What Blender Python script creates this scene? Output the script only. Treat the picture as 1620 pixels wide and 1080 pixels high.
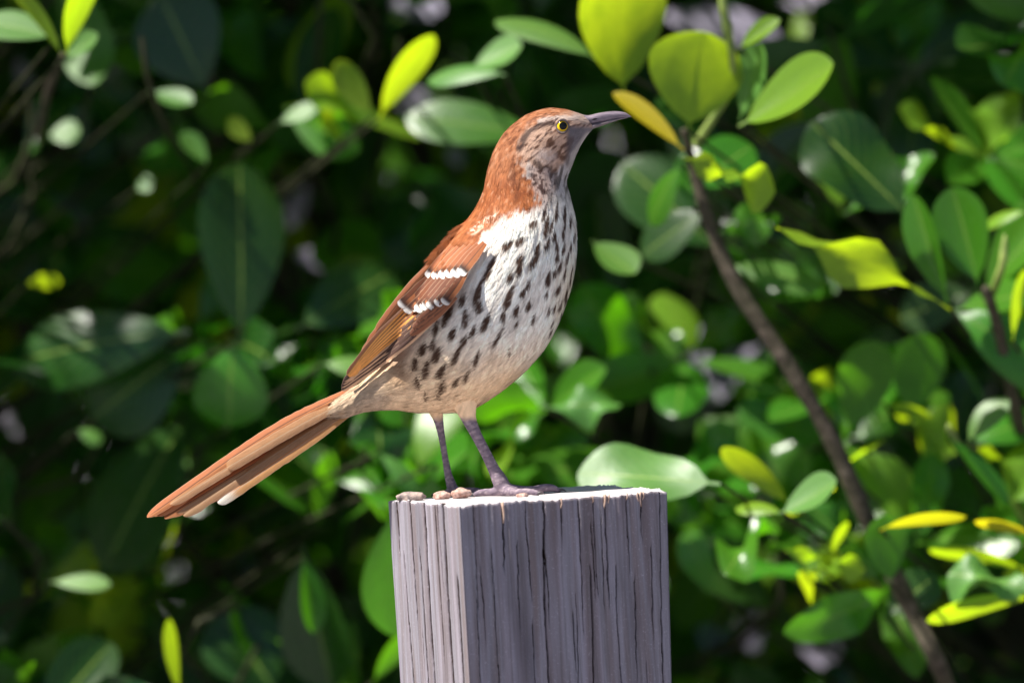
import bpy, bmesh, math, random
import numpy as np
from mathutils import Vector, Matrix

for o in list(bpy.data.objects):
    bpy.data.objects.remove(o)
random.seed(7)
RNG = np.random.default_rng(11)
scene = bpy.context.scene
COL = scene.collection

# ------------------------------------------------------------------ camera
S = 0.42 / 1620.0                 # metres for one photo pixel at the bird
PITCH = math.radians(2.0)
R_ = np.array([1.0, 0, 0])
F_ = np.array([0, math.cos(PITCH), -math.sin(PITCH)])
U_ = np.array([0, math.sin(PITCH), math.cos(PITCH)])
O_ = np.array([0, 0, 1.20])       # centre of the view at the bird
DIST = 4.0
C_ = O_ - DIST * F_
cam_data = bpy.data.cameras.new('camera')
cam = bpy.data.objects.new('camera', cam_data)
COL.objects.link(cam)
cam.location = C_
cam.rotation_euler = (math.pi / 2 - PITCH, 0, 0)
cam_data.sensor_width = 36.0
cam_data.lens = 36.0 * DIST / 0.42
cam_data.clip_start = 0.1
cam_data.clip_end = 500
cam_data.dof.use_dof = True
cam_data.dof.focus_distance = DIST - 0.008
cam_data.dof.aperture_fstop = cam_data.lens / 46.0
scene.camera = cam

# ------------------------------------------------------------------ light
SUN_EL = math.radians(54)
_h = np.array([-0.96, -0.30]); _h /= np.linalg.norm(_h)
SUN = np.array([_h[0] * math.cos(SUN_EL), _h[1] * math.cos(SUN_EL), math.sin(SUN_EL)])  # towards the sun
world = bpy.data.worlds.new('World')
scene.world = world
world.use_nodes = True
wn = world.node_tree
wn.nodes.clear()
sky = wn.nodes.new('ShaderNodeTexSky')
sky.sky_type = 'NISHITA'
sky.sun_disc = False
sky.sun_elevation = SUN_EL
sky.sun_rotation = math.atan2(SUN[0], SUN[1])
sky.air_density = 1.0
sky.dust_density = 0.6
bg = wn.nodes.new('ShaderNodeBackground')
bg.inputs['Strength'].default_value = 0.05
wo = wn.nodes.new('ShaderNodeOutputWorld')
wn.links.new(sky.outputs[0], bg.inputs[0])
wn.links.new(bg.outputs[0], wo.inputs[0])
sun_data = bpy.data.lights.new('sun', 'SUN')
sun_data.energy = 5.0
sun_data.angle = math.radians(0.53)
sun_data.color = (1.0, 0.955, 0.88)
sun = bpy.data.objects.new('sun', sun_data)
COL.objects.link(sun)
sun.location = (-4, -1, 8)
sun.rotation_euler = Vector(SUN).to_track_quat('Z', 'Y').to_euler()
scene.view_settings.view_transform = 'Standard'
scene.view_settings.look = 'None'
scene.view_settings.exposure = 1.2
scene.view_settings.gamma = 1.0
scene.render.engine = 'CYCLES'
scene.cycles.use_denoising = True
scene.cycles.max_bounces = 8
scene.cycles.transmission_bounces = 6
scene.cycles.sample_clamp_indirect = 6

# ------------------------------------------------------------------ helpers
def link(name, mesh, parent=None, mat=None, kind=None, smooth=True):
    o = bpy.data.objects.new(name, mesh)
    COL.objects.link(o)
    if mat is not None and len(mesh.materials) == 0:
        mesh.materials.append(mat)
    if parent is not None:
        o.parent = parent
    if kind:
        o['kind'] = kind
    return o

def mesh_np(name, verts, faces, uv=None, col=None, smooth=True):
    """verts (n,3); faces: (m,k) array or list of such arrays; uv per vertex (n,2); col per vertex (n,3)."""
    if isinstance(faces, np.ndarray):
        faces = [faces]
    me = bpy.data.meshes.new(name)
    verts = np.ascontiguousarray(verts, dtype=np.float32)
    nl = sum(f.size for f in faces); nf = sum(len(f) for f in faces)
    me.vertices.add(len(verts)); me.loops.add(nl); me.polygons.add(nf)
    me.vertices.foreach_set('co', verts.ravel())
    idx = np.concatenate([f.ravel() for f in faces]).astype(np.int32)
    me.loops.foreach_set('vertex_index', idx)
    starts = []; s = 0
    for f in faces:
        k = f.shape[1]
        starts.append(np.arange(len(f)) * k + s); s += f.size
    me.polygons.foreach_set('loop_start', np.concatenate(starts).astype(np.int32))
    me.polygons.foreach_set('use_smooth', np.full(nf, smooth, dtype=bool))
    me.update(calc_edges=True)
    if uv is not None:
        l = me.uv_layers.new(name='UVMap')
        l.data.foreach_set('uv', np.asarray(uv, dtype=np.float32)[idx].ravel())
    if col is not None:
        a = me.color_attributes.new('Col', 'FLOAT_COLOR', 'POINT')
        c = np.ones((len(verts), 4), dtype=np.float32); c[:, :3] = col
        a.data.foreach_set('color', c.ravel())
    me.validate()
    return me

def empty(name, loc, label=None, cat=None, group=None, mat4=None):
    o = bpy.data.objects.new(name, None)
    o.empty_display_size = 0.02
    COL.objects.link(o)
    if mat4 is not None:
        o.matrix_world = mat4
    else:
        o.location = loc
    tag(o, label, cat, group)
    return o

def tag(o, label=None, cat=None, group=None, kind=None):
    if label: o['label'] = label
    if cat: o['category'] = cat
    if group: o['group'] = group
    if kind: o['kind'] = kind
    return o

def grid_faces(nr, nc, wrap=False, off=0):
    i = np.arange(nr - 1)[:, None]; j = np.arange(nc if wrap else nc - 1)[None, :]
    j2 = (j + 1) % nc
    a = i * nc + j; b = i * nc + j2; c = (i + 1) * nc + j2; d = (i + 1) * nc + j
    return np.stack([a, b, c, d], -1).reshape(-1, 4) + off

def smooth01(x, a, b):
    t = np.clip((x - a) / (b - a), 0, 1)
    return t * t * (3 - 2 * t)

_perm = np.random.default_rng(5).random(4096)
def vnoise(p):
    """value noise in [0,1]; p (n,3)"""
    p = np.asarray(p, dtype=np.float64)
    i = np.floor(p).astype(np.int64); f = p - i; f = f * f * (3 - 2 * f)
    out = 0
    for dx in (0, 1):
        for dy in (0, 1):
            for dz in (0, 1):
                h = ((i[:, 0] + dx) * 73856093 ^ (i[:, 1] + dy) * 19349663 ^ (i[:, 2] + dz) * 83492791) & 4095
                w = (f[:, 0] if dx else 1 - f[:, 0]) * (f[:, 1] if dy else 1 - f[:, 1]) * (f[:, 2] if dz else 1 - f[:, 2])
                out = out + _perm[h] * w
    return out

def catmull(P, n):
    """resample control rows P (k,m) to n rows"""
    P = np.asarray(P, dtype=float)
    k = len(P)
    ext = np.vstack([2 * P[0] - P[1], P, 2 * P[-1] - P[-2]])
    t = np.linspace(0, k - 1, n)
    i = np.minimum(t.astype(int), k - 2); f = (t - i)[:, None]
    p0, p1, p2, p3 = ext[i], ext[i + 1], ext[i + 2], ext[i + 3]
    return 0.5 * (2 * p1 + (p2 - p0) * f + (2 * p0 - 5 * p1 + 4 * p2 - p3) * f ** 2 + (3 * p1 - p0 - 3 * p2 + p3) * f ** 3)

def tube(P, r, sides=8, cap=True):
    """verts, faces(list) of a tube along points P (n,3) with radii r (n)"""
    P = np.asarray(P, float); n = len(P); r = np.asarray(r, float)
    T = np.gradient(P, axis=0); T /= np.linalg.norm(T, axis=1)[:, None] + 1e-12
    ref = np.array([0, 1.0, 0.02]) if abs(T[:, 1]).mean() < 0.8 else np.array([1.0, 0, 0.02])
    A = np.cross(T, ref); A /= np.linalg.norm(A, axis=1)[:, None]
    B = np.cross(T, A)
    th = np.linspace(0, 2 * np.pi, sides, endpoint=False)
    V = P[:, None] + r[:, None, None] * (A[:, None] * np.cos(th)[None, :, None] + B[:, None] * np.sin(th)[None, :, None])
    V = V.reshape(-1, 3)
    fq = grid_faces(n, sides, wrap=True)
    fs = [fq]
    if cap:
        V = np.vstack([V, P[0] - T[0] * r[0] * 0.5, P[-1] + T[-1] * r[-1] * 0.6])
        j = np.arange(sides); j2 = (j + 1) % sides
        fs.append(np.stack([np.full(sides, n * sides), j2, j], -1))
        o = (n - 1) * sides
        fs.append(np.stack([np.full(sides, n * sides + 1), o + j, o + j2], -1))
    return V, fs

def join(parts):
    """join [(verts, [faces...]), ...]"""
    V = []; Q = []; T = []; off = 0
    for v, fs in parts:
        V.append(v)
        for f in fs:
            (Q if f.shape[1] == 4 else T).append(f + off)
        off += len(v)
    out = []
    if Q: out.append(np.concatenate(Q))
    if T: out.append(np.concatenate(T))
    return np.concatenate(V), out

# ------------------------------------------------------------------ materials
class NT:
    def __init__(self, name):
        self.m = bpy.data.materials.new(name); self.m.use_nodes = True
        self.t = self.m.node_tree; self.t.nodes.clear()
        self.out = self.t.nodes.new('ShaderNodeOutputMaterial')
    def n(self, typ, **kw):
        nd = self.t.nodes.new(typ)
        for k, v in kw.items():
            if k in nd.inputs:
                self.set(nd.inputs[k], v)
            else:
                setattr(nd, k, v)
        return nd
    def set(self, sock, v):
        if isinstance(v, bpy.types.NodeSocket):
            self.t.links.new(v, sock)
        elif hasattr(v, 'outputs'):
            self.t.links.new(v.outputs[0], sock)
        else:
            if sock.type == 'RGBA' and len(v) == 3: v = (*v, 1)
            sock.default_value = v
    def mix(self, a, b, fac, mode='MIX'):
        nd = self.t.nodes.new('ShaderNodeMix'); nd.data_type = 'RGBA'; nd.blend_type = mode
        self.set(nd.inputs[0], fac); self.set(nd.inputs[6], a); self.set(nd.inputs[7], b)
        return nd.outputs[2]
    def math(self, op, a, b=0.0, c=None):
        nd = self.t.nodes.new('ShaderNodeMath'); nd.operation = op
        self.set(nd.inputs[0], a); self.set(nd.inputs[1], b)
        if c is not None: self.set(nd.inputs[2], c)
        return nd.outputs[0]
    def ramp(self, fac, stops):
        nd = self.t.nodes.new('ShaderNodeValToRGB')
        e = nd.color_ramp.elements
        while len(e) < len(stops): e.new(0.5)
        for el, (p, c) in zip(e, stops):
            el.position = p; el.color = (*c, 1) if len(c) == 3 else c
        self.set(nd.inputs[0], fac)
        return nd.outputs[0]
    def noise(self, vec, scale, detail=3, rough=0.55, out=0):
        nd = self.n('ShaderNodeTexNoise', Scale=scale, Detail=detail, Roughness=rough)
        if vec is not None: self.set(nd.inputs['Vector'], vec)
        return nd.outputs[out]
    def mapping(self, vec, scale=(1, 1, 1), loc=(0, 0, 0), rot=(0, 0, 0)):
        nd = self.t.nodes.new('ShaderNodeMapping')
        self.set(nd.inputs['Vector'], vec)
        nd.inputs['Scale'].default_value = scale; nd.inputs['Location'].default_value = loc
        nd.inputs['Rotation'].default_value = rot
        return nd.outputs[0]
    def bsdf(self, col, rough=0.6, normal=None, spec=0.5, **kw):
        nd = self.n('ShaderNodeBsdfPrincipled')
        self.set(nd.inputs['Base Color'], col); self.set(nd.inputs['Roughness'], rough)
        self.set(nd.inputs['Specular IOR Level'], spec)
        if normal is not None: self.set(nd.inputs['Normal'], normal)
        for k, v in kw.items(): self.set(nd.inputs[k], v)
        return nd.outputs[0]
    def bump(self, h, strength=0.4, dist=0.001):
        nd = self.n('ShaderNodeBump', Strength=strength, Distance=dist); self.set(nd.inputs['Height'], h)
        return nd.outputs[0]
    def done(self, sh):
        self.set(self.out.inputs[0], sh)
        return self.m

def mat_leaf(name, top, trans, under, rough=0.33, tw=0.42, vary=0.25, midrib=(0.25, 0.36, 0.07)):
    g = NT(name)
    tc = g.n('ShaderNodeTexCoord'); geo = g.n('ShaderNodeNewGeometry'); oi = g.n('ShaderNodeObjectInfo')
    rnd = g.math('FRACT', g.math('ADD', geo.outputs['Random Per Island'], oi.outputs['Random']))
    sep = g.n('ShaderNodeSeparateXYZ'); g.set(sep.inputs[0], tc.outputs['UV'])
    u = g.math('ABSOLUTE', g.math('SUBTRACT', sep.outputs[0], 0.5))
    v = sep.outputs[1]
    rib = g.math('SUBTRACT', 1.0, g.math('DIVIDE', u, 0.022)); rib = g.math('MAXIMUM', rib, 0.0)
    # side veins: slanted wave
    w = g.math('SINE', g.math('MULTIPLY', g.math('SUBTRACT', v, g.math('MULTIPLY', u, 0.7)), 62.0))
    vein = g.math('MAXIMUM', g.math('MULTIPLY', g.math('SUBTRACT', w, 0.82), 4.0), 0.0)
    vein = g.math('MINIMUM', g.math('ADD', rib, g.math('MULTIPLY', vein, 0.28)), 1.0)
    hs = g.n('ShaderNodeHueSaturation'); g.set(hs.inputs['Color'], top)
    g.set(hs.inputs['Value'], g.math('MULTIPLY_ADD', rnd, vary * 2, 1 - vary))
    g.set(hs.inputs['Hue'], g.math('MULTIPLY_ADD', g.math('FRACT', g.math('MULTIPLY', rnd, 7.3)), 0.03, 0.485))
    blot = g.noise(tc.outputs['UV'], 5.0, 4)
    col = g.mix(hs.outputs[0], under, g.math('MULTIPLY', g.math('SUBTRACT', blot, 0.35), 0.35))
    spots = g.ramp(g.noise(g.mapping(tc.outputs['UV'], (1, 2.2, 1)), 16.0, 2), [(0.66, (0, 0, 0)), (0.72, (1, 1, 1))])
    col = g.mix(col, (0.09, 0.05, 0.015), g.math('MULTIPLY', spots, 0.6))
    col = g.mix(col, midrib, g.math('MULTIPLY', vein, 0.9))
    col2 = g.mix(col, under, geo.outputs['Backfacing'])
    tcol = g.mix(trans, (trans[0] * 0.55, trans[1] * 0.6, trans[2] * 0.5), g.math('MULTIPLY', vein, 0.45))
    tcol = g.mix(tcol, (trans[0] * 0.62, trans[1] * 0.85, trans[2] * 0.6), rnd)
    tcol = g.mix(tcol, (trans[0] * 0.45, trans[1] * 0.6, trans[2] * 0.4), g.math('MULTIPLY', g.ramp(blot, [(0.4, (0, 0, 0)), (0.75, (1, 1, 1))]), 0.8))
    tcol = g.mix(tcol, (0.16, 0.08, 0.01), g.math('MULTIPLY', spots, 0.6))
    bmp = g.bump(g.math('ADD', g.math('MULTIPLY', vein, -0.6), g.noise(tc.outputs['UV'], 22.0, 3)), 0.25, 0.0006)
    rg = g.math('ADD', g.math('MULTIPLY', geo.outputs['Backfacing'], 0.22), g.math('MULTIPLY_ADD', blot, 0.16, rough - 0.08))
    p = g.bsdf(col2, rg, bmp, 0.5)
    t = g.n('ShaderNodeBsdfTranslucent'); g.set(t.inputs[0], tcol); g.set(t.inputs[1], bmp)
    mx = g.n('ShaderNodeMixShader'); g.set(mx.inputs[0], tw); g.set(mx.inputs[1], p); g.set(mx.inputs[2], t)
    return g.done(mx.outputs[0])

LEAF_MATS = [
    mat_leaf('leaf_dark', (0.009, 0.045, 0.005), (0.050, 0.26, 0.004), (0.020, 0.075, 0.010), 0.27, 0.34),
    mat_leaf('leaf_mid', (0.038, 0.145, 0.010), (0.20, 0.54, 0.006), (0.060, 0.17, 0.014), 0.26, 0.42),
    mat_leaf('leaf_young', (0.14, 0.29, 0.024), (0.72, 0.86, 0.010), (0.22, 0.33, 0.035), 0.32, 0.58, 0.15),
    mat_leaf('leaf_yellow', (0.50, 0.38, 0.02), (0.97, 0.78, 0.01), (0.55, 0.42, 0.03), 0.38, 0.6, 0.12, (0.6, 0.45, 0.1)),
    mat_leaf('leaf_sky_sheen', (0.34, 0.31, 0.42), (0.30, 0.27, 0.36), (0.33, 0.30, 0.40), 0.6, 0.25, 0.15, (0.3, 0.28, 0.33)),  # sky sheen painted in as a lavender leaf colour
    mat_leaf('leaf_satin_lit', (0.075, 0.19, 0.035), (0.24, 0.56, 0.02), (0.09, 0.19, 0.035), 0.44, 0.34),  # lit copy of the mid leaf: rougher, some sheen put into its lighter colour
]

def mat_bark():
    g = NT('bark'); tc = g.n('ShaderNodeTexCoord')
    n = g.noise(g.mapping(tc.outputs['Object'], (1, 1, 1)), 160, 5, 0.65)
    n2 = g.noise(tc.outputs['Object'], 35, 3)
    c = g.ramp(n, [(0.3, (0.018, 0.012, 0.009)), (0.55, (0.065, 0.045, 0.036)), (0.8, (0.18, 0.135, 0.115))])
    c = g.mix(c, (0.05, 0.06, 0.02), g.math('MULTIPLY', n2, 0.5))
    return g.done(g.bsdf(c, 0.8, g.bump(n, 0.8, 0.002), 0.3))
BARK = mat_bark()
def mat_plain(name, c0, c1, scale, rough=0.7, spec=0.4, bump=0.4, bd=0.0005, stretch=(1, 1, 1), **kw):
    g = NT(name); tc = g.n('ShaderNodeTexCoord')
    n = g.noise(g.mapping(tc.outputs['Object'], stretch), scale, 4, 0.6)
    return g.done(g.bsdf(g.ramp(n, [(0.3, c0), (0.7, c1)]), rough, g.bump(n, bump, bd), spec, **kw))
def mat_greenstem():
    g = NT('green_stem'); tc = g.n('ShaderNodeTexCoord')
    n = g.noise(tc.outputs['Object'], 120, 4)
    c = g.ramp(n, [(0.3, (0.10, 0.16, 0.03)), (0.7, (0.24, 0.30, 0.07))])
    return g.done(g.bsdf(c, 0.5, g.bump(n, 0.4, 0.001), 0.4))
GREENSTEM = mat_greenstem()
TWIG = mat_plain('twig_bark', (0.012, 0.013, 0.006), (0.040, 0.042, 0.018), 200, 0.75, 0.2, 0.6, 0.001)

def mat_ground():
    g = NT('gravel_ground'); tc = g.n('ShaderNodeTexCoord')
    n = g.noise(tc.outputs['Object'], 1.3, 6, 0.7); n2 = g.noise(tc.outputs['Object'], 40, 5, 0.7)
    c = g.ramp(n, [(0.35, (0.25, 0.23, 0.26)), (0.55, (0.32, 0.295, 0.34)), (0.75, (0.39, 0.36, 0.42))])
    c = g.mix(c, (0.16, 0.15, 0.14), g.math('MULTIPLY', n2, 0.5))
    return g.done(g.bsdf(c, 0.9, g.bump(n2, 0.8, 0.02), 0.2))

def mat_wood():
    g = NT('weathered_wood'); tc = g.n('ShaderNodeTexCoord'); geo = g.n('ShaderNodeNewGeometry')
    ob = tc.outputs['Object']
    fine = g.noise(g.mapping(ob, (1, 1, 0.025)), 900, 5, 0.7)
    mid = g.noise(g.mapping(ob, (1, 1, 0.03)), 260, 4, 0.6)
    broad = g.noise(g.mapping(ob, (1, 1, 0.12)), 60, 4, 0.6)
    stain = g.noise(g.mapping(ob, (1, 1, 0.22)), 48, 3, 0.5)
    band = g.noise(g.mapping(ob, (1, 1, 0.035), (.31, .17, 0)), 120, 3, 0.5)
    c = g.ramp(band, [(0.32, (0.128, 0.098, 0.100)), (0.44, (0.188, 0.158, 0.178)), (0.54, (0.232, 0.222, 0.262)), (0.66, (0.168, 0.132, 0.136))])
    c = g.mix(c, (0.40, 0.365, 0.44), g.math('MULTIPLY', g.ramp(mid, [(0.45, (0, 0, 0)), (0.75, (1, 1, 1))]), 0.55))
    c = g.mix(c, (0.12, 0.10, 0.115), g.math('MULTIPLY', g.ramp(mid, [(0.25, (1, 1, 1)), (0.42, (0, 0, 0))]), 0.55))
    c = g.mix(c, (0.23, 0.19, 0.20), g.math('MULTIPLY', broad, 0.35))
    speck = g.noise(ob, 1400, 2, 0.5)
    c = g.mix(c, (0.50, 0.46, 0.52), g.math('MULTIPLY', g.ramp(speck, [(0.62, (0, 0, 0)), (0.72, (1, 1, 1))]), 0.35))
    c = g.mix(c, (0.07, 0.06, 0.075), g.math('MULTIPLY', g.ramp(stain, [(0.54, (0, 0, 0)), (0.72, (1, 1, 1))]), 0.65))
    c = g.mix(c, (0.10, 0.085, 0.085), g.math('MULTIPLY', g.ramp(fine, [(0.36, (1, 1, 1)), (0.52, (0, 0, 0))]), 0.5))
    ck = g.n('ShaderNodeAttribute'); ck.attribute_name = 'crack'      # brown wood in the splits, darkened to paint in their shade
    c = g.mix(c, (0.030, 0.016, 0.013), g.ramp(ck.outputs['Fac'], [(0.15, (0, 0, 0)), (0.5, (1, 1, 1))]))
    # sawn end grain on top: paler, with rings
    nv = g.n('ShaderNodeSeparateXYZ'); g.set(nv.inputs[0], tc.outputs['Normal'])
    topm = g.ramp(nv.outputs[2], [(0.55, (0, 0, 0)), (0.8, (1, 1, 1))])
    wv = g.n('ShaderNodeTexWave', Scale=70.0, Distortion=3.0, Detail=3.0); wv.wave_type = 'RINGS'; wv.rings_direction = 'Z'
    g.set(wv.inputs['Vector'], g.mapping(ob, (1, 1, 1), (0.02, 0.05, 0)))
    tcol = g.mix((0.50, 0.45, 0.46), (0.66, 0.61, 0.60), wv.outputs[1])
    tcol = g.mix(tcol, (0.34, 0.30, 0.32), g.math('MULTIPLY', g.noise(ob, 300, 4), 0.4))
    c = g.mix(c, tcol, topm)
    h = g.math('ADD', fine, g.math('MULTIPLY', mid, 1.2))
    return g.done(g.bsdf(c, 0.78, g.bump(h, 0.5, 0.0008), 0.25))
WOOD = mat_wood()
SPLINTER = mat_plain('fresh_wood', (0.42, 0.27, 0.20), (0.66, 0.48, 0.38), 900, 0.7, 0.3, 0.5, 0.0004, (1, 1, 0.05))

def mat_plumage(name):
    g = NT(name); at = g.n('ShaderNodeAttribute'); at.attribute_name = 'Col'
    tc = g.n('ShaderNodeTexCoord')
    n = g.noise(tc.outputs['Object'], 1500, 3, 0.6)
    c = g.mix(at.outputs['Color'], (0, 0, 0), g.math('MULTIPLY', g.math('SUBTRACT', n, 0.45), 0.35))
    p = g.bsdf(c, 0.75, g.bump(n, 0.2, 0.0003), 0.12)
    return g.done(p)
PLUMAGE = mat_plumage('plumage')

def mat_feather(name, outer, inner, tip=None, tipstart=0.8, sub=None, rachis=(0.10, 0.05, 0.03), trans=0.12, split=0.5, barbs=0.35):
    """u across (0 lower .. 1 upper edge), v along"""
    g = NT(name); tc = g.n('ShaderNodeTexCoord'); oi = g.n('ShaderNodeObjectInfo')
    sep = g.n('ShaderNodeSeparateXYZ'); g.set(sep.inputs[0], tc.outputs['UV'])
    u, v = sep.outputs[0], sep.outputs[1]
    au = g.math('ABSOLUTE', g.math('SUBTRACT', u, 0.5))
    # barbs run out from the shaft at an angle
    bv = g.n('ShaderNodeCombineXYZ'); g.set(bv.inputs[0], g.math('SUBTRACT', v, g.math('MULTIPLY', au, 0.55))); g.set(bv.inputs[1], g.math('MULTIPLY', u, 0.06))
    barb = g.noise(bv.outputs[0], 130, 3, 0.7)
    patch = g.noise(tc.outputs['UV'], 6, 3)
    c = g.mix(inner, outer, g.ramp(g.math('ADD', u, g.math('MULTIPLY_ADD', patch, 0.12, -0.06)), [(split - 0.06, (0, 0, 0)), (split + 0.06, (1, 1, 1))]))
    c = g.mix(c, rachis, g.ramp(au, [(0.015, (1, 1, 1)), (0.05, (0, 0, 0))]))
    if sub: c = g.mix(c, sub, g.ramp(g.math('ADD', v, g.math('MULTIPLY_ADD', barb, 0.1, -0.05)), [(tipstart - 0.22, (0, 0, 0)), (tipstart - 0.05, (1, 1, 1))]))
    if tip: c = g.mix(c, tip, g.ramp(g.math('ADD', v, g.math('MULTIPLY_ADD', barb, 0.22, -0.11)), [(tipstart - 0.02, (0, 0, 0)), (tipstart + 0.05, (1, 1, 1))]))
    c = g.mix(c, (0.02, 0.01, 0.006), g.math('MULTIPLY', g.ramp(barb, [(0.35, (1, 1, 1)), (0.55, (0, 0, 0))]), barbs))
    c = g.mix(c, g.mix(c, (0.85, 0.62, 0.42), 0.35), g.ramp(au, [(0.44, (0, 0, 0)), (0.49, (1, 1, 1))]))      # worn pale margins
    hs = g.n('ShaderNodeHueSaturation'); g.set(hs.inputs['Color'], c); g.set(hs.inputs['Value'], g.math('MULTIPLY_ADD', oi.outputs['Random'], 0.25, 0.87))
    p = g.bsdf(hs.outputs[0], 0.62, g.bump(barb, 0.35, 0.0004), 0.25)
    t = g.n('ShaderNodeBsdfTranslucent'); g.set(t.inputs[0], hs.outputs[0])
    mx = g.n('ShaderNodeMixShader'); g.set(mx.inputs[0], trans); g.set(mx.inputs[1], p); g.set(mx.inputs[2], t)
    return g.done(mx.outputs[0])

# ------------------------------------------------------------------ ground
gm = mesh_np('ground', np.array([[-150, -150, 0], [150, -150, 0], [150, 150, 0], [-150, 150, 0]], float), np.array([[0, 1, 2, 3]]))
gr = link('ground', gm, None, mat_ground(), 'structure')

def W(px, py, dep=0.0):
    """photo pixel at the bird's plane, depth in pixel units behind it -> world"""
    return O_ + R_ * (px - 810) * S + U_ * (540 - py) * S + F_ * dep * S

def UN(px, py, d):
    """unproject photo pixel to d metres behind the bird plane"""
    k = (DIST + d) / DIST * S
    return C_ + F_ * (DIST + d) + R_ * (px - 810) * k + U_ * (540 - py) * k

# ------------------------------------------------------------------ post
def build_post():
    FC = W(728, 797, -280)                       # front top corner
    a = -R_ * 0.0574 + np.array([0, 0, 1.0]); a /= np.linalg.norm(a)
    e1 = R_ * 327 + np.array([0, 1.0, 0]) * 118; e1 -= a * e1.dot(a); e1 /= np.linalg.norm(e1)
    e2 = np.cross(a, e1)
    L1, L2 = 347.6 * S, 341 * S
    ctr = FC + e1 * L1 / 2 + e2 * L2 / 2
    n1, n2, n3 = 420, 360, 150
    # perimeter, four faces: right (along e1, normal -e2), right-back, back, left (normal -e1)
    seg = []
    for f, n in ((0, n1), (1, n3), (2, n3), (3, n2)):
        for i in range(n): seg.append((f, i / n))
    seg_f = np.array([s[0] for s in seg]); seg_u = np.array([s[1] for s in seg])
    h1, h2 = L1 / 2, L2 / 2
    X = np.select([seg_f == 0, seg_f == 1, seg_f == 2, seg_f == 3], [-h1 + 2 * h1 * seg_u, h1 + 0 * seg_u, h1 - 2 * h1 * seg_u, -h1 + 0 * seg_u])
    Y = np.select([seg_f == 0, seg_f == 1, seg_f == 2, seg_f == 3], [-h2 + 0 * seg_u, -h2 + 2 * h2 * seg_u, h2 + 0 * seg_u, h2 - 2 * h2 * seg_u])
    NX = np.select([seg_f == 1, seg_f == 3], [1.0, -1.0], 0.0); NY = np.select([seg_f == 0, seg_f == 2], [-1.0, 1.0], 0.0)
    # rounded corners
    rc = 0.0008
    cx = np.clip(X, -h1 + rc, h1 - rc); cy = np.clip(Y, -h2 + rc, h2 - rc)
    dx, dy = X - cx, Y - cy
    dl = np.hypot(dx, dy); incorner = (np.abs(dx) > 1e-9) & (np.abs(dy) > 1e-9)
    X = np.where(incorner, cx + dx / np.maximum(dl, 1e-9) * rc, X); Y = np.where(incorner, cy + dy / np.maximum(dl, 1e-9) * rc, Y)
    ts = np.concatenate([np.linspace(0, 0.006, 7), np.linspace(0.008, 0.125, 72), np.linspace(0.15, 1.16, 12)])   # distance below the top
    nc = len(seg)
    # arc length coordinate for the grain
    peri = np.where(seg_f == 0, seg_u * L1, np.where(seg_f == 1, L1 + seg_u * L2, np.where(seg_f == 2, L1 + L2 + seg_u * L1, 2 * L1 + L2 + seg_u * L2)))
    TT, PP = np.meshgrid(ts, peri, indexing='ij')
    FF = np.broadcast_to(seg_f, TT.shape); UU = np.broadcast_to(seg_u, TT.shape)
    rib = vnoise(np.stack([PP.ravel() * 900, TT.ravel() * 7, PP.ravel() * 0 + 3], -1)).reshape(TT.shape)
    rib2 = vnoise(np.stack([PP.ravel() * 260, TT.ravel() * 4, PP.ravel() * 0 + 9], -1)).reshape(TT.shape)
    inw = rib * 0.00012 + rib2 * 0.0005
    # drying cracks: (face, u, half width m, depth m, from, to, wander seed); u runs as seen from the front, 0 at the front corner for face 0
    mm = 0.001
    cr = [(0, .21, .75, 7, 0, .030), (0, .27, .35, 4, .018, .055), (0, .405, .62, 8, 0, .125), (0, .485, .6, 6, -.003, .022), (0, .57, .3, 4, 0, .06),
          (0, .615, .66, 8, .030, .115), (0, .64, .35, 4, 0, .045), (0, .695, .55, 7, -.003, .048), (0, .80, .4, 5, 0, .035), (0, .865, .5, 5, .004, .022),
          (0, .91, .38, 5, .024, .062), (0, .96, .4, 5, 0, .125), (0, .14, .28, 3, .02, .10), (0, .33, .3, 3, .05, .125), (0, .53, .3, 4, .04, .125),
          (0, .745, .35, 5, .03, .125), (0, .07, .25, 3, 0, .05), (0, .87, .3, 4, .07, .125),
          (3, .76, .75, 6, 0, .125), (3, .50, .7, 6, 0, .125), (3, .30, .6, 5, 0, .055), (3, .12, .5, 4, 0, .03), (3, .40, .4, 4, .02, .09), (3, .20, .45, 4, .05, .125), (3, .66, .45, 4, .0, .07), (3, .90, .5, 4, .03, .12)]
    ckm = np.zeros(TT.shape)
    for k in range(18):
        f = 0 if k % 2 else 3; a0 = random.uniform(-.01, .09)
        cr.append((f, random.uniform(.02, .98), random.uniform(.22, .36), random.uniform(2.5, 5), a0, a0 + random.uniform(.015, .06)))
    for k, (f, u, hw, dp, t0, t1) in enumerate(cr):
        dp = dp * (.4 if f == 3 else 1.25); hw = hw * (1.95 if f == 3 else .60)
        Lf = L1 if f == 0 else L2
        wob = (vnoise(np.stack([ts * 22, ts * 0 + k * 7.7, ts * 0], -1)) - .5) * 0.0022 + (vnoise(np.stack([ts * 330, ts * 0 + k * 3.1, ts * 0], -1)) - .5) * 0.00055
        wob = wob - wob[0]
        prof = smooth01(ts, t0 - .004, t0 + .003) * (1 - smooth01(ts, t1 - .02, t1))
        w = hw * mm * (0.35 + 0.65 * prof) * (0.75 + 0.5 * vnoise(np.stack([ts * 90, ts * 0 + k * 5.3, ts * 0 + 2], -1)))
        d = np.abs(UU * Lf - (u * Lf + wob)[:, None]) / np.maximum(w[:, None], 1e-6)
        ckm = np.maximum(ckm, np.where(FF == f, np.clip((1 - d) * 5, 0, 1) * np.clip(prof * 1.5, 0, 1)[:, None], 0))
        inw = inw + np.where(FF == f, np.clip(1 - d, 0, 1) ** 0.4 * (dp * mm * prof)[:, None], 0)
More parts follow.
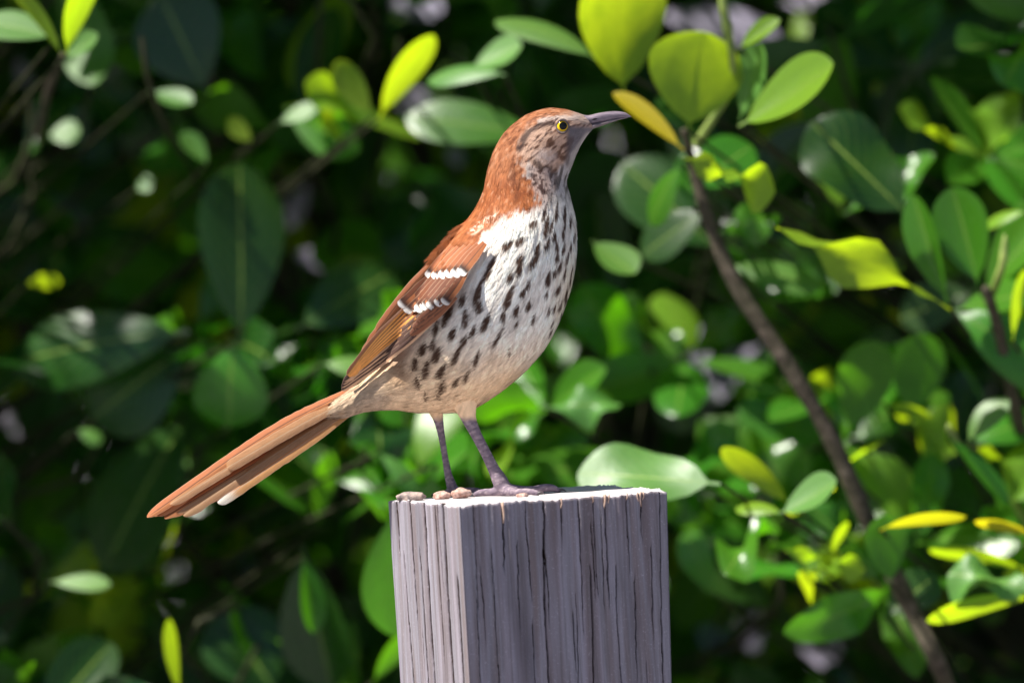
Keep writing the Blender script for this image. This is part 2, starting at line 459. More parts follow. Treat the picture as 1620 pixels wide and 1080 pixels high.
    # flare at the sawn top: left edge and right edge splay a little
    sp = np.clip(TT, 0, 0.09)
    Xg = np.broadcast_to(X, TT.shape) - np.broadcast_to(NX, TT.shape) * inw
    Yg = np.broadcast_to(Y, TT.shape) - np.broadcast_to(NY, TT.shape) * inw
    Xg = Xg - (Xg + h1) / L1 * sp * 0.034
    Yg = Yg - (Yg + h2) / L2 * sp * 0.028
    # ragged top edge
    rag = (vnoise(np.stack([peri * 700, peri * 0, peri * 0 + 1], -1)) - .5) * 0.0010 + (vnoise(np.stack([peri * 120, peri * 0, peri * 0 + 5], -1)) - .5) * 0.0014
    Zg = -TT + rag[None] * np.exp(-TT / 0.004)
    V = np.stack([Xg, Yg, Zg], -1).reshape(-1, 3)
    F = [grid_faces(len(ts), nc, wrap=True)[:, ::-1]]
    # top cap rings
    ring0 = np.stack([Xg[0], Yg[0], Zg[0]], -1)
    caps = [V]; prev_off = 0; off = len(V)
    for s in (0.992, 0.97, 0.93, 0.86, 0.75, 0.6, 0.45, 0.3, 0.15):
        rr = ring0 * [s, s, 0]
        nz = (vnoise(np.stack([rr[:, 0] * 500, rr[:, 1] * 60, rr[:, 0] * 0], -1)) - .5) * 0.0005
        rr[:, 2] = ring0[:, 2] * max(0, 1 - (1 - s) * 25) + nz + 0.0002
        caps.append(rr)
        j = np.arange(nc); j2 = (j + 1) % nc
        F.append(np.stack([prev_off + j, prev_off + j2, off + j2, off + j], -1))
        prev_off = off; off += nc
    caps.append(np.array([[0, 0, 0.0002]]))
    j = np.arange(nc); j2 = (j + 1) % nc
    Ft = np.stack([prev_off + j, prev_off + j2, np.full(nc, off)], -1)
    me = mesh_np('post', np.concatenate(caps), [np.concatenate(F), Ft])
    me.materials.append(WOOD)
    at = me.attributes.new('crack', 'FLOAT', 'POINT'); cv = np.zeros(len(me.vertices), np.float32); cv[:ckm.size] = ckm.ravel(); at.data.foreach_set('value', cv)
    root = link('wooden_post', me)
    M = Matrix.Identity(4)
    for i, v in enumerate((e1, e2, a, ctr)):
        for r in range(3): M[r][i] = v[r]
    root.matrix_world = M
    tag(root, 'weathered grey square wooden post with drying cracks under the perched bird', 'post')
    # fresh splinters torn at the top edge of the wide face
    for k, (u, ln, wd) in enumerate([(.205, .0085, .0011), (.485, .0045, .0006), (.695, .006, .0010), (.715, .004, .0006), (.865, .006, .0009), (.85, .0045, .0006), (.635, .003, .0005), (.80, .003, .0005), (.88, .004, .0005)]):
        x = -h1 + u * L1; y = -h2 - 0.0002
        n = 5; t = np.linspace(0, 1, n)
        P = np.stack([x + 0.0006 * np.sin(t * 3 + k) * t, y - 0.0006 * np.sin(t * 3) + 0.0010 * t, 0.0006 - ln * t], -1)
        v, f = tube(P, wd * 0.5 * (1 - 0.75 * t) + 0.0001, 5)
        link('splinter', mesh_np('splinter', *join([(v, f)])), root, SPLINTER)
    return root
post = build_post()

# ------------------------------------------------------------------ bird
X0, Y0 = 750.0, 784.0
BM = Matrix.Identity(4)
_o = W(X0, Y0, 10)
for r in range(3):
    BM[r][0] = R_[r]; BM[r][1] = F_[r]; BM[r][2] = U_[r]; BM[r][3] = _o[r]
bird = empty('bird', None, 'brown and rufous bird with spotted cream breast perched on the wooden post', 'bird', None, BM)
def V(px, py, dep):
    px, py, dep = np.broadcast_arrays(np.asarray(px, float), np.asarray(py, float), np.asarray(dep, float))
    return np.stack([(px - X0) * S, (dep - 10) * S, (Y0 - py) * S], -1)
def top_y(px, dep):          # photo row of the post's top surface
    return 797 - 0.0574 * (px - 728) - 0.035 * (dep + 280)

STN = np.array([  # dorsal x,y  ventral x,y  half width
    (528, 632, 531, 662, 12), (552, 616, 552, 660, 20), (582, 594, 582, 652, 32), (612, 560, 626, 650, 50), (640, 512, 680, 654, 68), (664, 462, 748, 647, 84),
    (688, 417, 815, 603, 93), (711, 381, 867, 545, 96), (733, 352, 899, 474, 93), (751, 326, 912, 410, 83), (763, 300, 912, 352, 67),
    (769, 273, 903, 310, 54), (775, 251, 898, 288, 48), (784, 229, 902, 273, 45), (797, 209, 908, 258, 44), (815, 192, 914, 243, 43),
    (838, 178, 921, 230, 41), (866, 170.5, 928, 219, 37), (892, 172, 934, 211, 30), (912, 177.5, 938, 207, 21), (927, 183, 940, 204, 12)], float)
NS = 260
ST = catmull(STN, NS)
_d = ST[:, 2:4] - ST[:, 0:2]; _d /= np.linalg.norm(_d, axis=1)[:, None]
ST[:, 0:2] += _d * 2.2; ST[:, 2:4] -= _d * 1.6
def loft_point(t, th):
    """t in 0..NS-1 (tail to bill), th angle: 0 dorsal, pi ventral, positive = near side. returns photo px, py, dep"""
    i = np.clip(t.astype(int), 0, NS - 2); f = np.clip(t - i, 0, 1)[:, None]
    s = ST[i] * (1 - f) + ST[i + 1] * f
    c = np.cos(th); sn = np.sin(th)
    k = np.abs(sn) ** 0.92 * np.sign(sn)
    mx, my = (s[:, 0] + s[:, 2]) / 2, (s[:, 1] + s[:, 3]) / 2
    return np.stack([mx + (s[:, 0] - s[:, 2]) / 2 * c, my + (s[:, 1] - s[:, 3]) / 2 * c, -s[:, 4] * k], -1)
def body_dep(px, py):
    """near-side depth of the body surface at a photo point (outside the outline: eases to its rim)"""
    px = np.atleast_1d(np.asarray(px, float)); py = np.atleast_1d(np.asarray(py, float))
    A = ST[:, 0:2]; B = ST[:, 2:4]; d = B - A
    rx = px[:, None] - A[None, :, 0]; ry = py[:, None] - A[None, :, 1]
    cr = d[None, :, 0] * ry - d[None, :, 1] * rx
    fr = (rx * d[None, :, 0] + ry * d[None, :, 1]) / (d ** 2).sum(1)[None]
    pen = np.abs(cr) / np.sqrt((d ** 2).sum(1))[None] + 400 * np.clip(np.abs(fr - .5) - .62, 0, 9)
    i = pen.argmin(1)
    c = np.clip(2 * fr[np.arange(len(px)), i] - 1, -0.985, 0.985)
    return -ST[i, 4] * np.sqrt(1 - c * c) ** 0.92

# ---- plumage pattern, a function of the side view position (same on both flanks)
ZS = [(1330,150,70,16,10),(1250,140,34,22,35),(1165,245,36,22,45),(1090,270,40,24,50),(1275,290,40,17,10),(1250,370,50,20,30),(1335,265,38,16,15),(1170,360,40,23,25),
 (1160,425,35,23,25),(1108,465,35,20,15),(1108,555,52,20,25),(1092,608,45,24,20),(1380,220,35,14,10),(1392,280,30,13,5),(1395,340,35,13,5),(1435,180,60,10,8),(1435,290,35,10,8),
 (1500,220,30,7,5),(1480,280,30,8,5),(1340,470,50,18,15),(1380,440,25,12,10),(1410,400,40,12,15),(1218,510,30,15,15),(1185,560,28,16,15),(1400,540,35,13,20),(1330,570,28,11,15),
 (1297,585,22,10,10),(1217,635,35,14,10),(1145,665,40,18,15),(1065,700,35,19,15),(960,735,62,20,25),(835,705,60,21,5),(755,805,45,19,20),(880,790,40,17,15),(830,840,35,19,20),
 (1035,820,70,12,28),(1145,750,25,10,15),(1247,718,30,11,8),(1340,672,27,10,10),(1380,650,30,9,15),(1415,640,28,9,15),(1450,580,50,8,10),(785,930,70,17,25),(905,955,60,14,15),
 (660,930,50,23,25),(570,895,40,20,20),(640,870,40,19,10),(595,1020,55,22,10),(525,990,40,15,0),(690,1030,45,23,25),(845,1055,30,15,20),(912,555,85,22,15),(920,640,40,22,10),
 (970,440,50,20,30),(1000,370,50,18,30),(815,590,50,20,5),(740,650,60,20,10),(710,710,50,18,10),(655,770,50,17,10),(1285,790,18,6,10),(1228,835,18,6,10),(1105,920,25,8,-10),
 (1140,900,15,5,0),(1085,1018,12,5,0),(1365,745,25,7,20),(1355,800,28,7,25),(1420,690,25,6,15),(1480,450,60,7,8),(1440,440,40,8,10),(1460,340,40,9,10),(1320,60,60,10,12),(1390,60,60,11,6),
 (1440,70,50,9,4),(1475,120,50,7,4),(1360,150,45,10,10)]
SPOTS = [(520 + x / 3.857, 320 + y / 3.857, l / 3.857, w / 3.857, a) for x, y, l, w, a in ZS]
ZS5 = [(890,770,80,32,-8),(985,620,85,42,8),(1155,650,80,42,25),(1170,820,75,38,5),(1335,775,65,30,28),(1455,715,65,28,25),(740,880,40,18,30),(980,930,60,18,-5),(1130,930,60,18,-20),(870,560,70,22,5),
       (1110,470,75,36,20),(950,390,75,38,28),(1235,880,40,20,15),(630,1000,35,8,65),(400,1030,22,7,60)]
SPOTS += [(540 + x / 7.345, 500 + y / 7.345, l / 7.345, w / 7.345, a) for x, y, l, w, a in ZS5]
RUST = [(918,181),(903,185),(884,184),(862,188),(842,199),(829,214),(822,232),(820,250),(826,270),(836,290),(846,308),(850,326),(838,338),(818,341),(796,352),(776,366),(756,388),(738,418),(722,452),(704,486),
        (660,520),(628,546),(590,580),(556,606),(522,626),(480,630),(480,560),(640,360),(720,200),(820,130),(900,150),(930,172)]
def poly_sd(px, py, poly):
    """signed distance, positive inside"""
    P = np.array(poly, float); Q = np.roll(P, -1, 0)
    best = np.full(len(px), 1e9); inside = np.zeros(len(px), bool)
    for (ax, ay), (bx, by) in zip(P, Q):
        ex, ey = bx - ax, by - ay
        t = np.clip(((px - ax) * ex + (py - ay) * ey) / (ex * ex + ey * ey), 0, 1)
        best = np.minimum(best, np.hypot(px - ax - t * ex, py - ay - t * ey))
        cond = ((ay > py) != (by > py)) & (px < (bx - ax) * (py - ay) / (by - ay + 1e-12) + ax)
        inside ^= cond
    return np.where(inside, best, -best)
def line_d(px, py, L):
    best = np.full(len(px), 1e9)
    for (ax, ay), (bx, by) in zip(L[:-1], L[1:]):
        ex, ey = bx - ax, by - ay
        t = np.clip(((px - ax) * ex + (py - ay) * ey) / (ex * ex + ey * ey), 0, 1)
        best = np.minimum(best, np.hypot(px - ax - t * ex, py - ay - t * ey))
    return best
def lerp(a, b, t):
    return a + (np.asarray(b) - a) * t[:, None]
def pattern(px, py, dep):
    px = px.astype(float); py = py.astype(float)
    n1 = vnoise(np.stack([px / 9, py / 9, dep / 9], -1)); n2 = vnoise(np.stack([px / 3.2, py / 3.2, dep / 9], -1)); n3 = vnoise(np.stack([px / 30, py / 30, dep / 40 + 7], -1))
    # coordinate along / across the lie of the feathers on neck and breast
    ang = np.radians(np.where(py < 340, 12, 22)); al = -px * np.sin(ang) + py * np.cos(ang); ac = px * np.cos(ang) + py * np.sin(ang)
    st = vnoise(np.stack([ac / 3.6, al / 26, dep / 12], -1))
    wx = px + (n1 - .5) * 7; wy = py + (n2 - .5) * 5
    c = np.tile(np.array([0.88, 0.81, 0.72]), (len(px), 1))
    c = lerp(c, (0.80, 0.55, 0.33), smooth01(wy - 0.10 * (px - 750) + 26 * (n3 - .5), 490, 620) * 0.95)
    c = lerp(c, (0.80, 0.64, 0.42), 0.6 * smooth01(px + (n1 - .5) * 20, 860, 905) * smooth01(py, 380, 470))
    # vent and under-tail coverts, with their shade put into the colour
    c = lerp(c, (0.42, 0.31, 0.215), smooth01(650 - wx, 20, 50) * smooth01(wy, 585, 620) * .8)
    c = lerp(c, (0.20, 0.10, 0.05), np.clip(1.25 - np.hypot((wx - 634) / 26, (wy - 586) / 34), 0, 1) * .95 * (0.6 + .4 * n2))
    c = c * (0.88 + 0.2 * n1)[:, None] * (0.84 + .26 * smooth01(st, .25, .55))[:, None]
    # breast marks
    m = np.zeros(len(px))
    for (sx, sy, l, w, a) in SPOTS:
        if l < 6.2: continue
        r = np.radians(a); dx, dy = wx * .35 + px * .65 - sx, wy * .35 + py * .65 - sy
        near = (np.abs(dx) < 30) & (np.abs(dy) < 30)
        if not near.any(): continue
        v = (-dx[near] * np.sin(r) + dy[near] * np.cos(r)); h = dx[near] * np.cos(r) + dy[near] * np.sin(r)
        q = np.hypot(v / (l * 1.2), h / (w * 1.28 * (0.82 + 0.30 * np.clip(v / l, -1, 1))))
        m[near] = np.maximum(m[near], 1 - smooth01(q, 0.78, 1.12))
    c = lerp(c, np.array([0.055, 0.023, 0.011]), m * 0.98)
    # throat and front of neck: thin dark streaks on grey buff
    neck = smooth01(346 - py + (n1 - .5) * 20, 0, 50) * smooth01(px + (n1 - .5) * 10, 822, 844)
    nc_ = np.tile(np.array([0.42, 0.37, 0.36]), (len(px), 1)); nc_ = lerp(nc_, (0.05, 0.034, 0.032), smooth01(st, 0.47, 0.58))
    c = lerp(c, nc_, neck * .9)
    # side of the neck, mottled
    sn = np.clip(1.6 - np.hypot((px - 855) / 19, (py - 288) / 36), 0, 1)
    mm_ = lerp(np.tile(np.array([0.46, 0.33, 0.28]), (len(px), 1)), (0.09, 0.05, 0.042), smooth01(n2 * .5 + n1 * .5, 0.42, 0.58))
    c = lerp(c, mm_, sn)
    # face
    face = smooth01(272 + (n1 - .5) * 16 - py + 0.10 * (px - 850), 0, 14)
    fs = vnoise(np.stack([(px * .6 + py * .8) / 3.0, (px * .8 - py * .6) / 11, dep / 9], -1))
    fc = lerp(np.tile(np.array([0.56, 0.36, 0.26]), (len(px), 1)), (0.15, 0.075, 0.048), smooth01(fs, 0.44, 0.74))
    fc = lerp(fc, (0.17, 0.15, 0.16), smooth01(px, 893, 902) * smooth01(py, 196, 206))
    fc = lerp(fc, (0.44, 0.39, 0.36), smooth01(px - 0.75 * (235 - py), 905, 914) * smooth01(py, 206, 214))  # throat front, dulled in colour for the shade under the head
    fc = lerp(fc, (0.66, 0.50, 0.42), np.clip(1.6 - np.hypot((px - 862) / 15, (py - 248) / 10), 0, 1) * (0.4 + .6 * smooth01(n2, .3, .6)))
    fc = lerp(fc, (0.05, 0.032, 0.028), np.clip(1.5 - line_d(wx, wy, [(848, 258), (858, 268), (872, 268)]) / 5, 0, 1) * .8)
    fc = lerp(fc, (0.09, 0.06, 0.055), np.clip(1.5 - line_d(wx, wy, [(902, 222), (898, 240), (896, 258)]) / 5, 0, 1) * .7)
    c = lerp(c, fc, face)
    # rufous upper parts
    sd = poly_sd(wx + (st - .5) * 16 + (n1 - .5) * 8, wy + (n3 - .5) * 14, RUST)
    rust = lerp(np.tile(np.array([0.33, 0.105, 0.036]), (len(px), 1)), (0.22, 0.062, 0.020), smooth01(n1 * .5 + n3 * .5, .4, .65))
    rust = lerp(rust, (0.40, 0.15, 0.06), smooth01(n2, .55, .85) * .6)
    rust = lerp(rust, (0.12, 0.045, 0.025), np.clip(1.4 - np.hypot((wx - 815) / 26, (wy - 276) / 15), 0, 1) * smooth01(n1, .3, .55) * .85)
    rust = lerp(rust, (0.33, 0.135, 0.066), smooth01(310 - py, 0, 60) * .7)
    bl = vnoise(np.stack([(px * .86 + py * .5) / 4.2, (px * -.5 + py * .86) / 9, dep / 8 + 3], -1))
    up = smooth01(345 - py, 0, 60)
    rust = lerp(rust, (0.13, 0.040, 0.018), smooth01(bl, .56, .78) * (.30 + .5 * up * smooth01(px, 770, 815)))
    rust = lerp(rust, (0.50, 0.26, 0.155), smooth01(1 - bl, .62, .85) * (.25 + .35 * up))
    hd = 1 + 1.6 * smooth01(280 - py, 0, 40)
    c = lerp(c, rust, smooth01(sd / hd, -5, 5))
    # white shoulder fringe between mantle and breast
    fr = np.clip(1.5 - line_d(wx, wy, [(822, 344), (800, 358), (776, 380), (752, 410), (738, 436), (724, 458)]) / 11, 0, 1) * smooth01(st, .34, .5)
    c = lerp(c, (0.78, 0.70, 0.62), fr)
    hv = np.clip(1.4 - line_d(wx, wy, [(784, 343), (768, 352), (748, 368)]) / 5, 0, 1) * smooth01(n2, .4, .6)
    c = lerp(c, (0.74, 0.58, 0.45), hv * .8)
    # line through the eye and pale brow
    el = np.clip(1.5 - line_d(wx, wy, [(878, 197), (862, 195), (849, 201), (838, 210), (830, 221), (823, 236)]) / 5.0, 0, 1)
    c = lerp(c, (0.040, 0.026, 0.026), el * smooth01(n2, .18, .4) * .85)
    br = np.clip(1.5 - line_d(wx, wy, [(916, 186), (900, 187), (884, 187), (866, 188), (852, 194)]) / 3.2, 0, 1)
    c = lerp(c, (0.52, 0.42, 0.37), br * .75)
    # forehead greyer
    c = lerp(c, (0.36, 0.28, 0.25), smooth01(px, 895, 915) * smooth01(200 - py, 0, 8) * .7)
    # bare legs and feet
    leg = smooth01(py + (n1 - .5) * 6, 656, 668)
    lc = lerp(np.tile(np.array([0.17, 0.13, 0.165]), (len(px), 1)), (0.30, 0.235, 0.26), smooth01(vnoise(np.stack([px / 4, py / 2.5, dep / 4], -1)), .4, .8))
    lc = lc * (0.72 + 0.28 * smooth01(np.abs(np.sin((py * .9 + px * .45) * np.pi / 9.5 + n1)), 0.1, 0.45))[:, None]
    c = np.where((leg > 0)[:, None] & (px > 660)[:, None], lerp(c, lc, leg), c)
    return np.clip(c, 0.004, 0.9)

def build_body():
    nt, na = 140, 72
    t = np.linspace(0, NS - 1.001, nt); th = np.linspace(0, 2 * np.pi, na, endpoint=False)
    T, A = np.meshgrid(t, th, indexing='ij')
    p = loft_point(T.ravel(), A.ravel())
    v = V(p[:, 0], p[:, 1], p[:, 2])
    c0 = v[:na].mean(0); c1 = v[-na:].mean(0)
    v = np.vstack([v, c0, c1]); j = np.arange(na); j2 = (j + 1) % na
    parts = [(v, [grid_faces(nt, na, wrap=True), np.stack([np.full(na, nt * na), j2, j], -1), np.stack([np.full(na, nt * na + 1), (nt - 1) * na + j, (nt - 1) * na + j2], -1)])]
    def limb(rows, n=26, sides=14):
        P = catmull(rows, n)
        return tube(V(P[:, 0], P[:, 1], P[:, 2]), P[:, 3] * S, sides)
    def toe(pts, n=22):
        rows = [(x, top_y(x, d) - r * 0.9 - h, d, r) for (x, d, r, h) in pts]
        return limb(rows, n, 12)
    # far leg
    parts.append(limb([(672, 605, 35, 26), (684, 634, 40, 18), (690, 652, 43, 11.5), (694, 668, 45, 7.5), (699, 694, 46, 5.6), (704, 725, 47, 5.4), (709, 752, 47, 6.6), (714, 768, 47, 8.5), (717, top_y(717, 47) - 7, 47, 8)]))
    parts.append(toe([(716, 47, 7, 3), (732, 55, 6, 2.5), (750, 62, 5.2, 3), (764, 68, 4.2, .5)]))
    parts.append(toe([(716, 47, 7, 3), (734, 42, 6, 2.5), (752, 38, 5.2, 3), (768, 34, 4, .5)]))
    parts.append(toe([(716, 47, 6, 2), (702, 50, 5, 1.5), (690, 53, 4, .5)]))
    # near leg
    parts.append(limb([(728, 600, -25, 36), (735, 634, -28, 22), (739, 652, -29, 15), (744, 667, -30, 11), (754, 688, -30, 9), (768, 715, -30, 8.6), (781, 741, -30, 9.6), (790, 758, -30, 12.5), (798, top_y(798, -30) - 11, -30, 12)]))
    parts.append(toe([(796, -30, 11, 2), (818, -33, 7.6, 2.5), (842, -36, 6.6, 1.5), (858, -38, 6.8, 3.5), (872, -39, 6.2, 4), (884, -40, 4.6, .5)], 30))
    parts.append(toe([(796, -30, 10, 1), (814, -58, 6.4, 1.5), (836, -76, 5.6, 2.5), (852, -84, 4.4, .5)]))
    parts.append(toe([(798, -30, 9, 1), (818, -6, 6.2, 2), (840, 6, 5.4, 2.5), (856, 12, 4.2, .5)]))
    parts.append(toe([(796, -30, 9, 1), (778, -24, 6.6, 1.5), (762, -20, 5.6, 2.5), (750, -17, 4.2, .5)]))
    vv, ff = join(parts)
    tmp = bpy.data.objects.new('tmp', mesh_np('tmp', vv, ff)); COL.objects.link(tmp)
    md = tmp.modifiers.new('r', 'REMESH'); md.mode = 'VOXEL'; md.voxel_size = 0.0006; md.use_smooth_shade = True
    sm = tmp.modifiers.new('s', 'SMOOTH'); sm.factor = 0.5; sm.iterations = 3
    dg = bpy.context.evaluated_depsgraph_get(); dg.update()
    me = bpy.data.meshes.new_from_object(tmp.evaluated_get(dg))
    bpy.data.objects.remove(tmp)
    co = np.empty(len(me.vertices) * 3, np.float32); me.vertices.foreach_get('co', co); co = co.reshape(-1, 3)
    px, py, dp = co[:, 0] / S + X0, Y0 - co[:, 2] / S, co[:, 1] / S + 10
    c = np.ones((len(co), 4), np.float32); c[:, :3] = pattern(px, py, dp)
    at = me.color_attributes.new('Col', 'FLOAT_COLOR', 'POINT'); at.data.foreach_set('color', c.ravel())
    me.polygons.foreach_set('use_smooth', np.ones(len(me.polygons), bool))
    me.materials.clear(); me.materials.append(PLUMAGE); me.name = 'body'
    return link('body', me, bird)
body = build_body()

WING_LO = catmull([(786, 366), (762, 405), (737, 442), (712, 474), (675, 517), (634, 551), (590, 580), (548, 603)], 60)
WING_UP = catmull([(752, 340), (724, 361), (700, 386), (680, 410), (637, 463), (594, 526), (568, 568), (545, 600)], 60)
WING_POLY = [tuple(p) for p in WING_LO[12::6]] + [tuple(p) for p in WING_UP[::-1][:-12:6]]

def fan_mesh(name, pos, nrm, flow, size, parent, NB):
    n = len(pos)
    flow = flow - nrm * (flow * nrm).sum(1)[:, None]; flow /= np.linalg.norm(flow, axis=1)[:, None]
    side = np.cross(nrm, flow)
    jit = RNG.normal(0, 0.14, n)[:, None]; flow = flow * np.cos(jit) + side * np.sin(jit); side = np.cross(nrm, flow)
    tint = RNG.uniform(0.84, 1.10, n); lift = RNG.uniform(0.004, 0.028, n); size = size * RNG.uniform(.75, 1.2, n)
    Vs = []; Ns = []
    for k in range(NB):
        sgn = 1 if k % 2 else -1
        r = (k + 0.5) / NB * 0.75
        a = np.radians(RNG.uniform(8, 30, n)) * (1.15 - r)
        L = size * (0.55 - 0.22 * r) * RNG.uniform(.8, 1.15, n)
        b = pos + flow * (size * r)[:, None] + nrm * (0.6 + lift * size * r)[:, None]
        d = flow * np.cos(a)[:, None] + side * (sgn * np.sin(a))[:, None] + nrm * (lift * RNG.uniform(.2, 1.2, n) - 0.25 * L / 90)[:, None]
        tip = b + d * L[:, None]
        w = (0.42 + 0.018 * size)[:, None] * side
        Vs.append(np.stack([b + w, b - w, tip], 1))
        # soft shading: each barb curls away from its shaft and down at the tip
        nb = nrm + side * (sgn * RNG.uniform(0, .10, n))[:, None]; nt = nb + flow * RNG.uniform(.0, .14, n)[:, None]
        Ns.append(np.stack([nb, nb, nt], 1))
    Q = np.stack(Vs, 1).reshape(-1, 3); NN = np.stack(Ns, 1).reshape(-1, 3)
    NN /= np.linalg.norm(NN, axis=1)[:, None]
    px, py, dp = Q[:, 0], -Q[:, 2], Q[:, 1]
    c = pattern(px, py, dp)
    tt = np.repeat(tint, NB * 3) * np.repeat(RNG.uniform(.86, 1.1, n * NB), 3)
    c = np.clip(c * tt[:, None], 0.003, .9)
    me = mesh_np(name, V(px, py, dp), np.arange(len(Q)).reshape(-1, 3), col=c, smooth=True)
    me.normals_split_custom_set_from_vertices(NN.tolist())
    return link(name, me, parent, PLUMAGE, 'stuff')

def build_plumage():
    """contour feathers, each a fan of fine barbs lying on the body"""
    N = 15000
    t = RNG.uniform(2, NS - 4, N * 4); th = RNG.uniform(0, 2 * np.pi, N * 4)
    p = loft_point(t, th); e = 0.5
    dt = loft_point(t + e, th) - loft_point(t - e, th); da = loft_point(t, th + .01) - loft_point(t, th - .01)
    # into a right handed frame (x right, y depth, z up)
    flip = np.array([1, 1, 1.0])
    def fr(q): return np.stack([q[:, 0], q[:, 2], -q[:, 1]], -1)
    dt, da = fr(dt), fr(da)
    nrm = np.cross(dt, da); area = np.linalg.norm(nrm, axis=1)
    nrm /= area[:, None] + 1e-9
    cen = np.stack([np.interp(t, np.arange(NS), (ST[:, 0] + ST[:, 2]) / 2), np.zeros(len(t)), -np.interp(t, np.arange(NS), (ST[:, 1] + ST[:, 3]) / 2)], -1)
    pos = fr(p)
    nrm *= np.sign(((pos - cen) * nrm).sum(1))[:, None]
    headness = smooth01(p[:, 0] - 0.9 * (p[:, 1] - 330), 800, 900) * smooth01(345 - p[:, 1], 0, 60)
    size = 21 * (1 - headness) + 9.5 * headness
    size = np.where((p[:, 0] > 900) & (p[:, 1] < 240), 7.0, size)
    acc = area / size ** 1.5; acc /= np.quantile(acc, .97)
    ok = RNG.random(len(t)) < acc
    near = p[:, 2] < 0
    ok &= np.hypot(p[:, 0] - 889.5, p[:, 1] - 201) > 14
    ok &= (p[:, 0] + 0.3 * (p[:, 1] - 195) < 928) | (p[:, 1] > 235)
    wsd = poly_sd(p[:, 0], p[:, 1], WING_POLY)
    ok &= ~(wsd > 16) & ~((wsd > -7) & (p[:, 0] < 665))
    sel = np.where(ok)[0][:N]
    t, th, pos, nrm, dt, size, headness, p = t[sel], th[sel], pos[sel], nrm[sel], dt[sel], size[sel], headness[sel], p[sel]
    fan_mesh('plumage', pos, nrm, -dt, size, body, 22)
build_plumage()

# ---- feathers as blades
def wing_tilt(px, py):
    """the folded wing stands out along its lower edge, so its face turns up towards the back"""
    dx, dy = 548 - 737, 603 - 442; L = math.hypot(dx, dy)
    t = ((px - 737) * dx + (py - 442) * dy) / L / L
    h = ((px - 737) * dy - (py - 442) * dx) / L          # distance from the lower edge towards the back
    return -46 * np.clip(1 - h / 55, 0, 1.1) * smooth01(t, -0.15, 0.3) * (1 - 0.55 * smooth01(t, .55, 1.0))
def blade(name, pts, hw, mat, parent, off, taper=(0.55, 1.0, 0.55), n=14, m=5, camber=0.25, use_body=True, mirror=False, tipround=0.7, uvflip=False, cross=0.0, fray=0.4):
    """pts: photo control points root->tip; hw half width px; off depth offset from the body surface"""
    n = n + 6
    v = np.concatenate([np.linspace(0, .84, n - 8), .84 + .16 * np.sin(np.linspace(0, np.pi / 2, 9)[1:])])
    P = catmull(np.array(pts, float), 201); P = np.stack([np.interp(v, np.linspace(0, 1, 201), P[:, q]) for q in range(P.shape[1])], -1)
    T = np.gradient(P[:, :2], axis=0); T /= np.linalg.norm(T, axis=1)[:, None]
    Nn = np.stack([T[:, 1], -T[:, 0]], -1)
    Lpx = np.hypot(*(P[-1, :2] - P[0, :2])); tl = min(.5, max(1.1 * hw * (4.2 - 3.1 * tipround) / Lpx, .04))      # rounded end
    prof = np.interp(v, [0, .35, 1], [taper[0], taper[1], taper[1]]) * np.sqrt(np.clip(1 - np.clip((v - 1 + tl) / tl, 0, 1) ** (2.2 + .3 * tipround), 0.012, 1))
    u = np.linspace(-1, 1, m)
    X = P[:, 0:1] + Nn[:, 0:1] * (hw * prof)[:, None] * u[None]; Y = P[:, 1:2] + Nn[:, 1:2] * (hw * prof)[:, None] * u[None]
    fr = (vnoise(np.stack([v * Lpx / 3.0, v * 0 + P[0, 0], v * 0 + hw], -1)) - .5) * 2 * fray * smooth01(v, .1, .5)      # worn edges
    X[:, -1] += Nn[:, 0] * fr; Y[:, -1] += Nn[:, 1] * fr; X[:, 0] += Nn[:, 0] * fr[::-1]; Y[:, 0] += Nn[:, 1] * fr[::-1]
    if use_body:
        D = body_dep(X.ravel(), Y.ravel()).reshape(X.shape)
        D = D * 0.75 + body_dep(P[:, 0], P[:, 1])[:, None] * 0.25 + wing_tilt(X.ravel(), Y.ravel()).reshape(X.shape)
        if P.shape[1] > 2: D = D + P[:, 2:3]
    else:
        D = np.broadcast_to(P[:, 2:3], X.shape).copy()
    D = D + off - cross * hw * u[None] + camber * hw * (u[None] ** 2 - 0.15 * (np.abs(u[None]) < .1))
    uu = (u + 1) / 2
    if uvflip: uu = 1 - uu
    uv = np.stack(np.broadcast_arrays(uu[None], v[:, None]), -1).reshape(-1, 2)
    D2 = -D if mirror else D
    me = mesh_np(name, V(X.ravel(), Y.ravel(), D2.ravel()), grid_faces(n, m), uv=uv)
    return link(name, me, parent, mat)

F_MED = mat_feather('median_covert', (0.40, 0.135, 0.05), (0.36, 0.115, 0.045), (0.85, 0.82, 0.78), 0.83, (0.055, 0.028, 0.02))
F_GRT = mat_feather('greater_covert', (0.50, 0.175, 0.068), (0.17, 0.055, 0.026), (0.85, 0.81, 0.76), 0.885, (0.07, 0.03, 0.02), split=0.55)
F_TER = mat_feather('tertial', (0.46, 0.17, 0.068), (0.36, 0.12, 0.05))
F_SEC = mat_feather('secondary', (0.89, 0.39, 0.10), (0.14, 0.05, 0.022), split=0.46)
F_PRI = mat_feather('primary', (0.66, 0.40, 0.24), (0.085, 0.045, 0.035), split=0.66)
F_DRK = mat_feather('primary_covert', (0.27, 0.10, 0.048), (0.15, 0.055, 0.03))
F_TAIL = mat_feather('tail_upper', (0.58, 0.225, 0.09), (0.46, 0.155, 0.06), trans=0.35, barbs=0.5)
F_TAILU = mat_feather('tail_under', (0.60, 0.34, 0.18), (0.52, 0.27, 0.125), rachis=(0.62, 0.42, 0.26), trans=0.5, barbs=0.5)
F_TAILP = mat_feather('tail_edge', (0.74, 0.37, 0.15), (0.64, 0.29, 0.11), (0.88, 0.80, 0.70), 0.90, rachis=(0.6, 0.42, 0.28), trans=0.5)

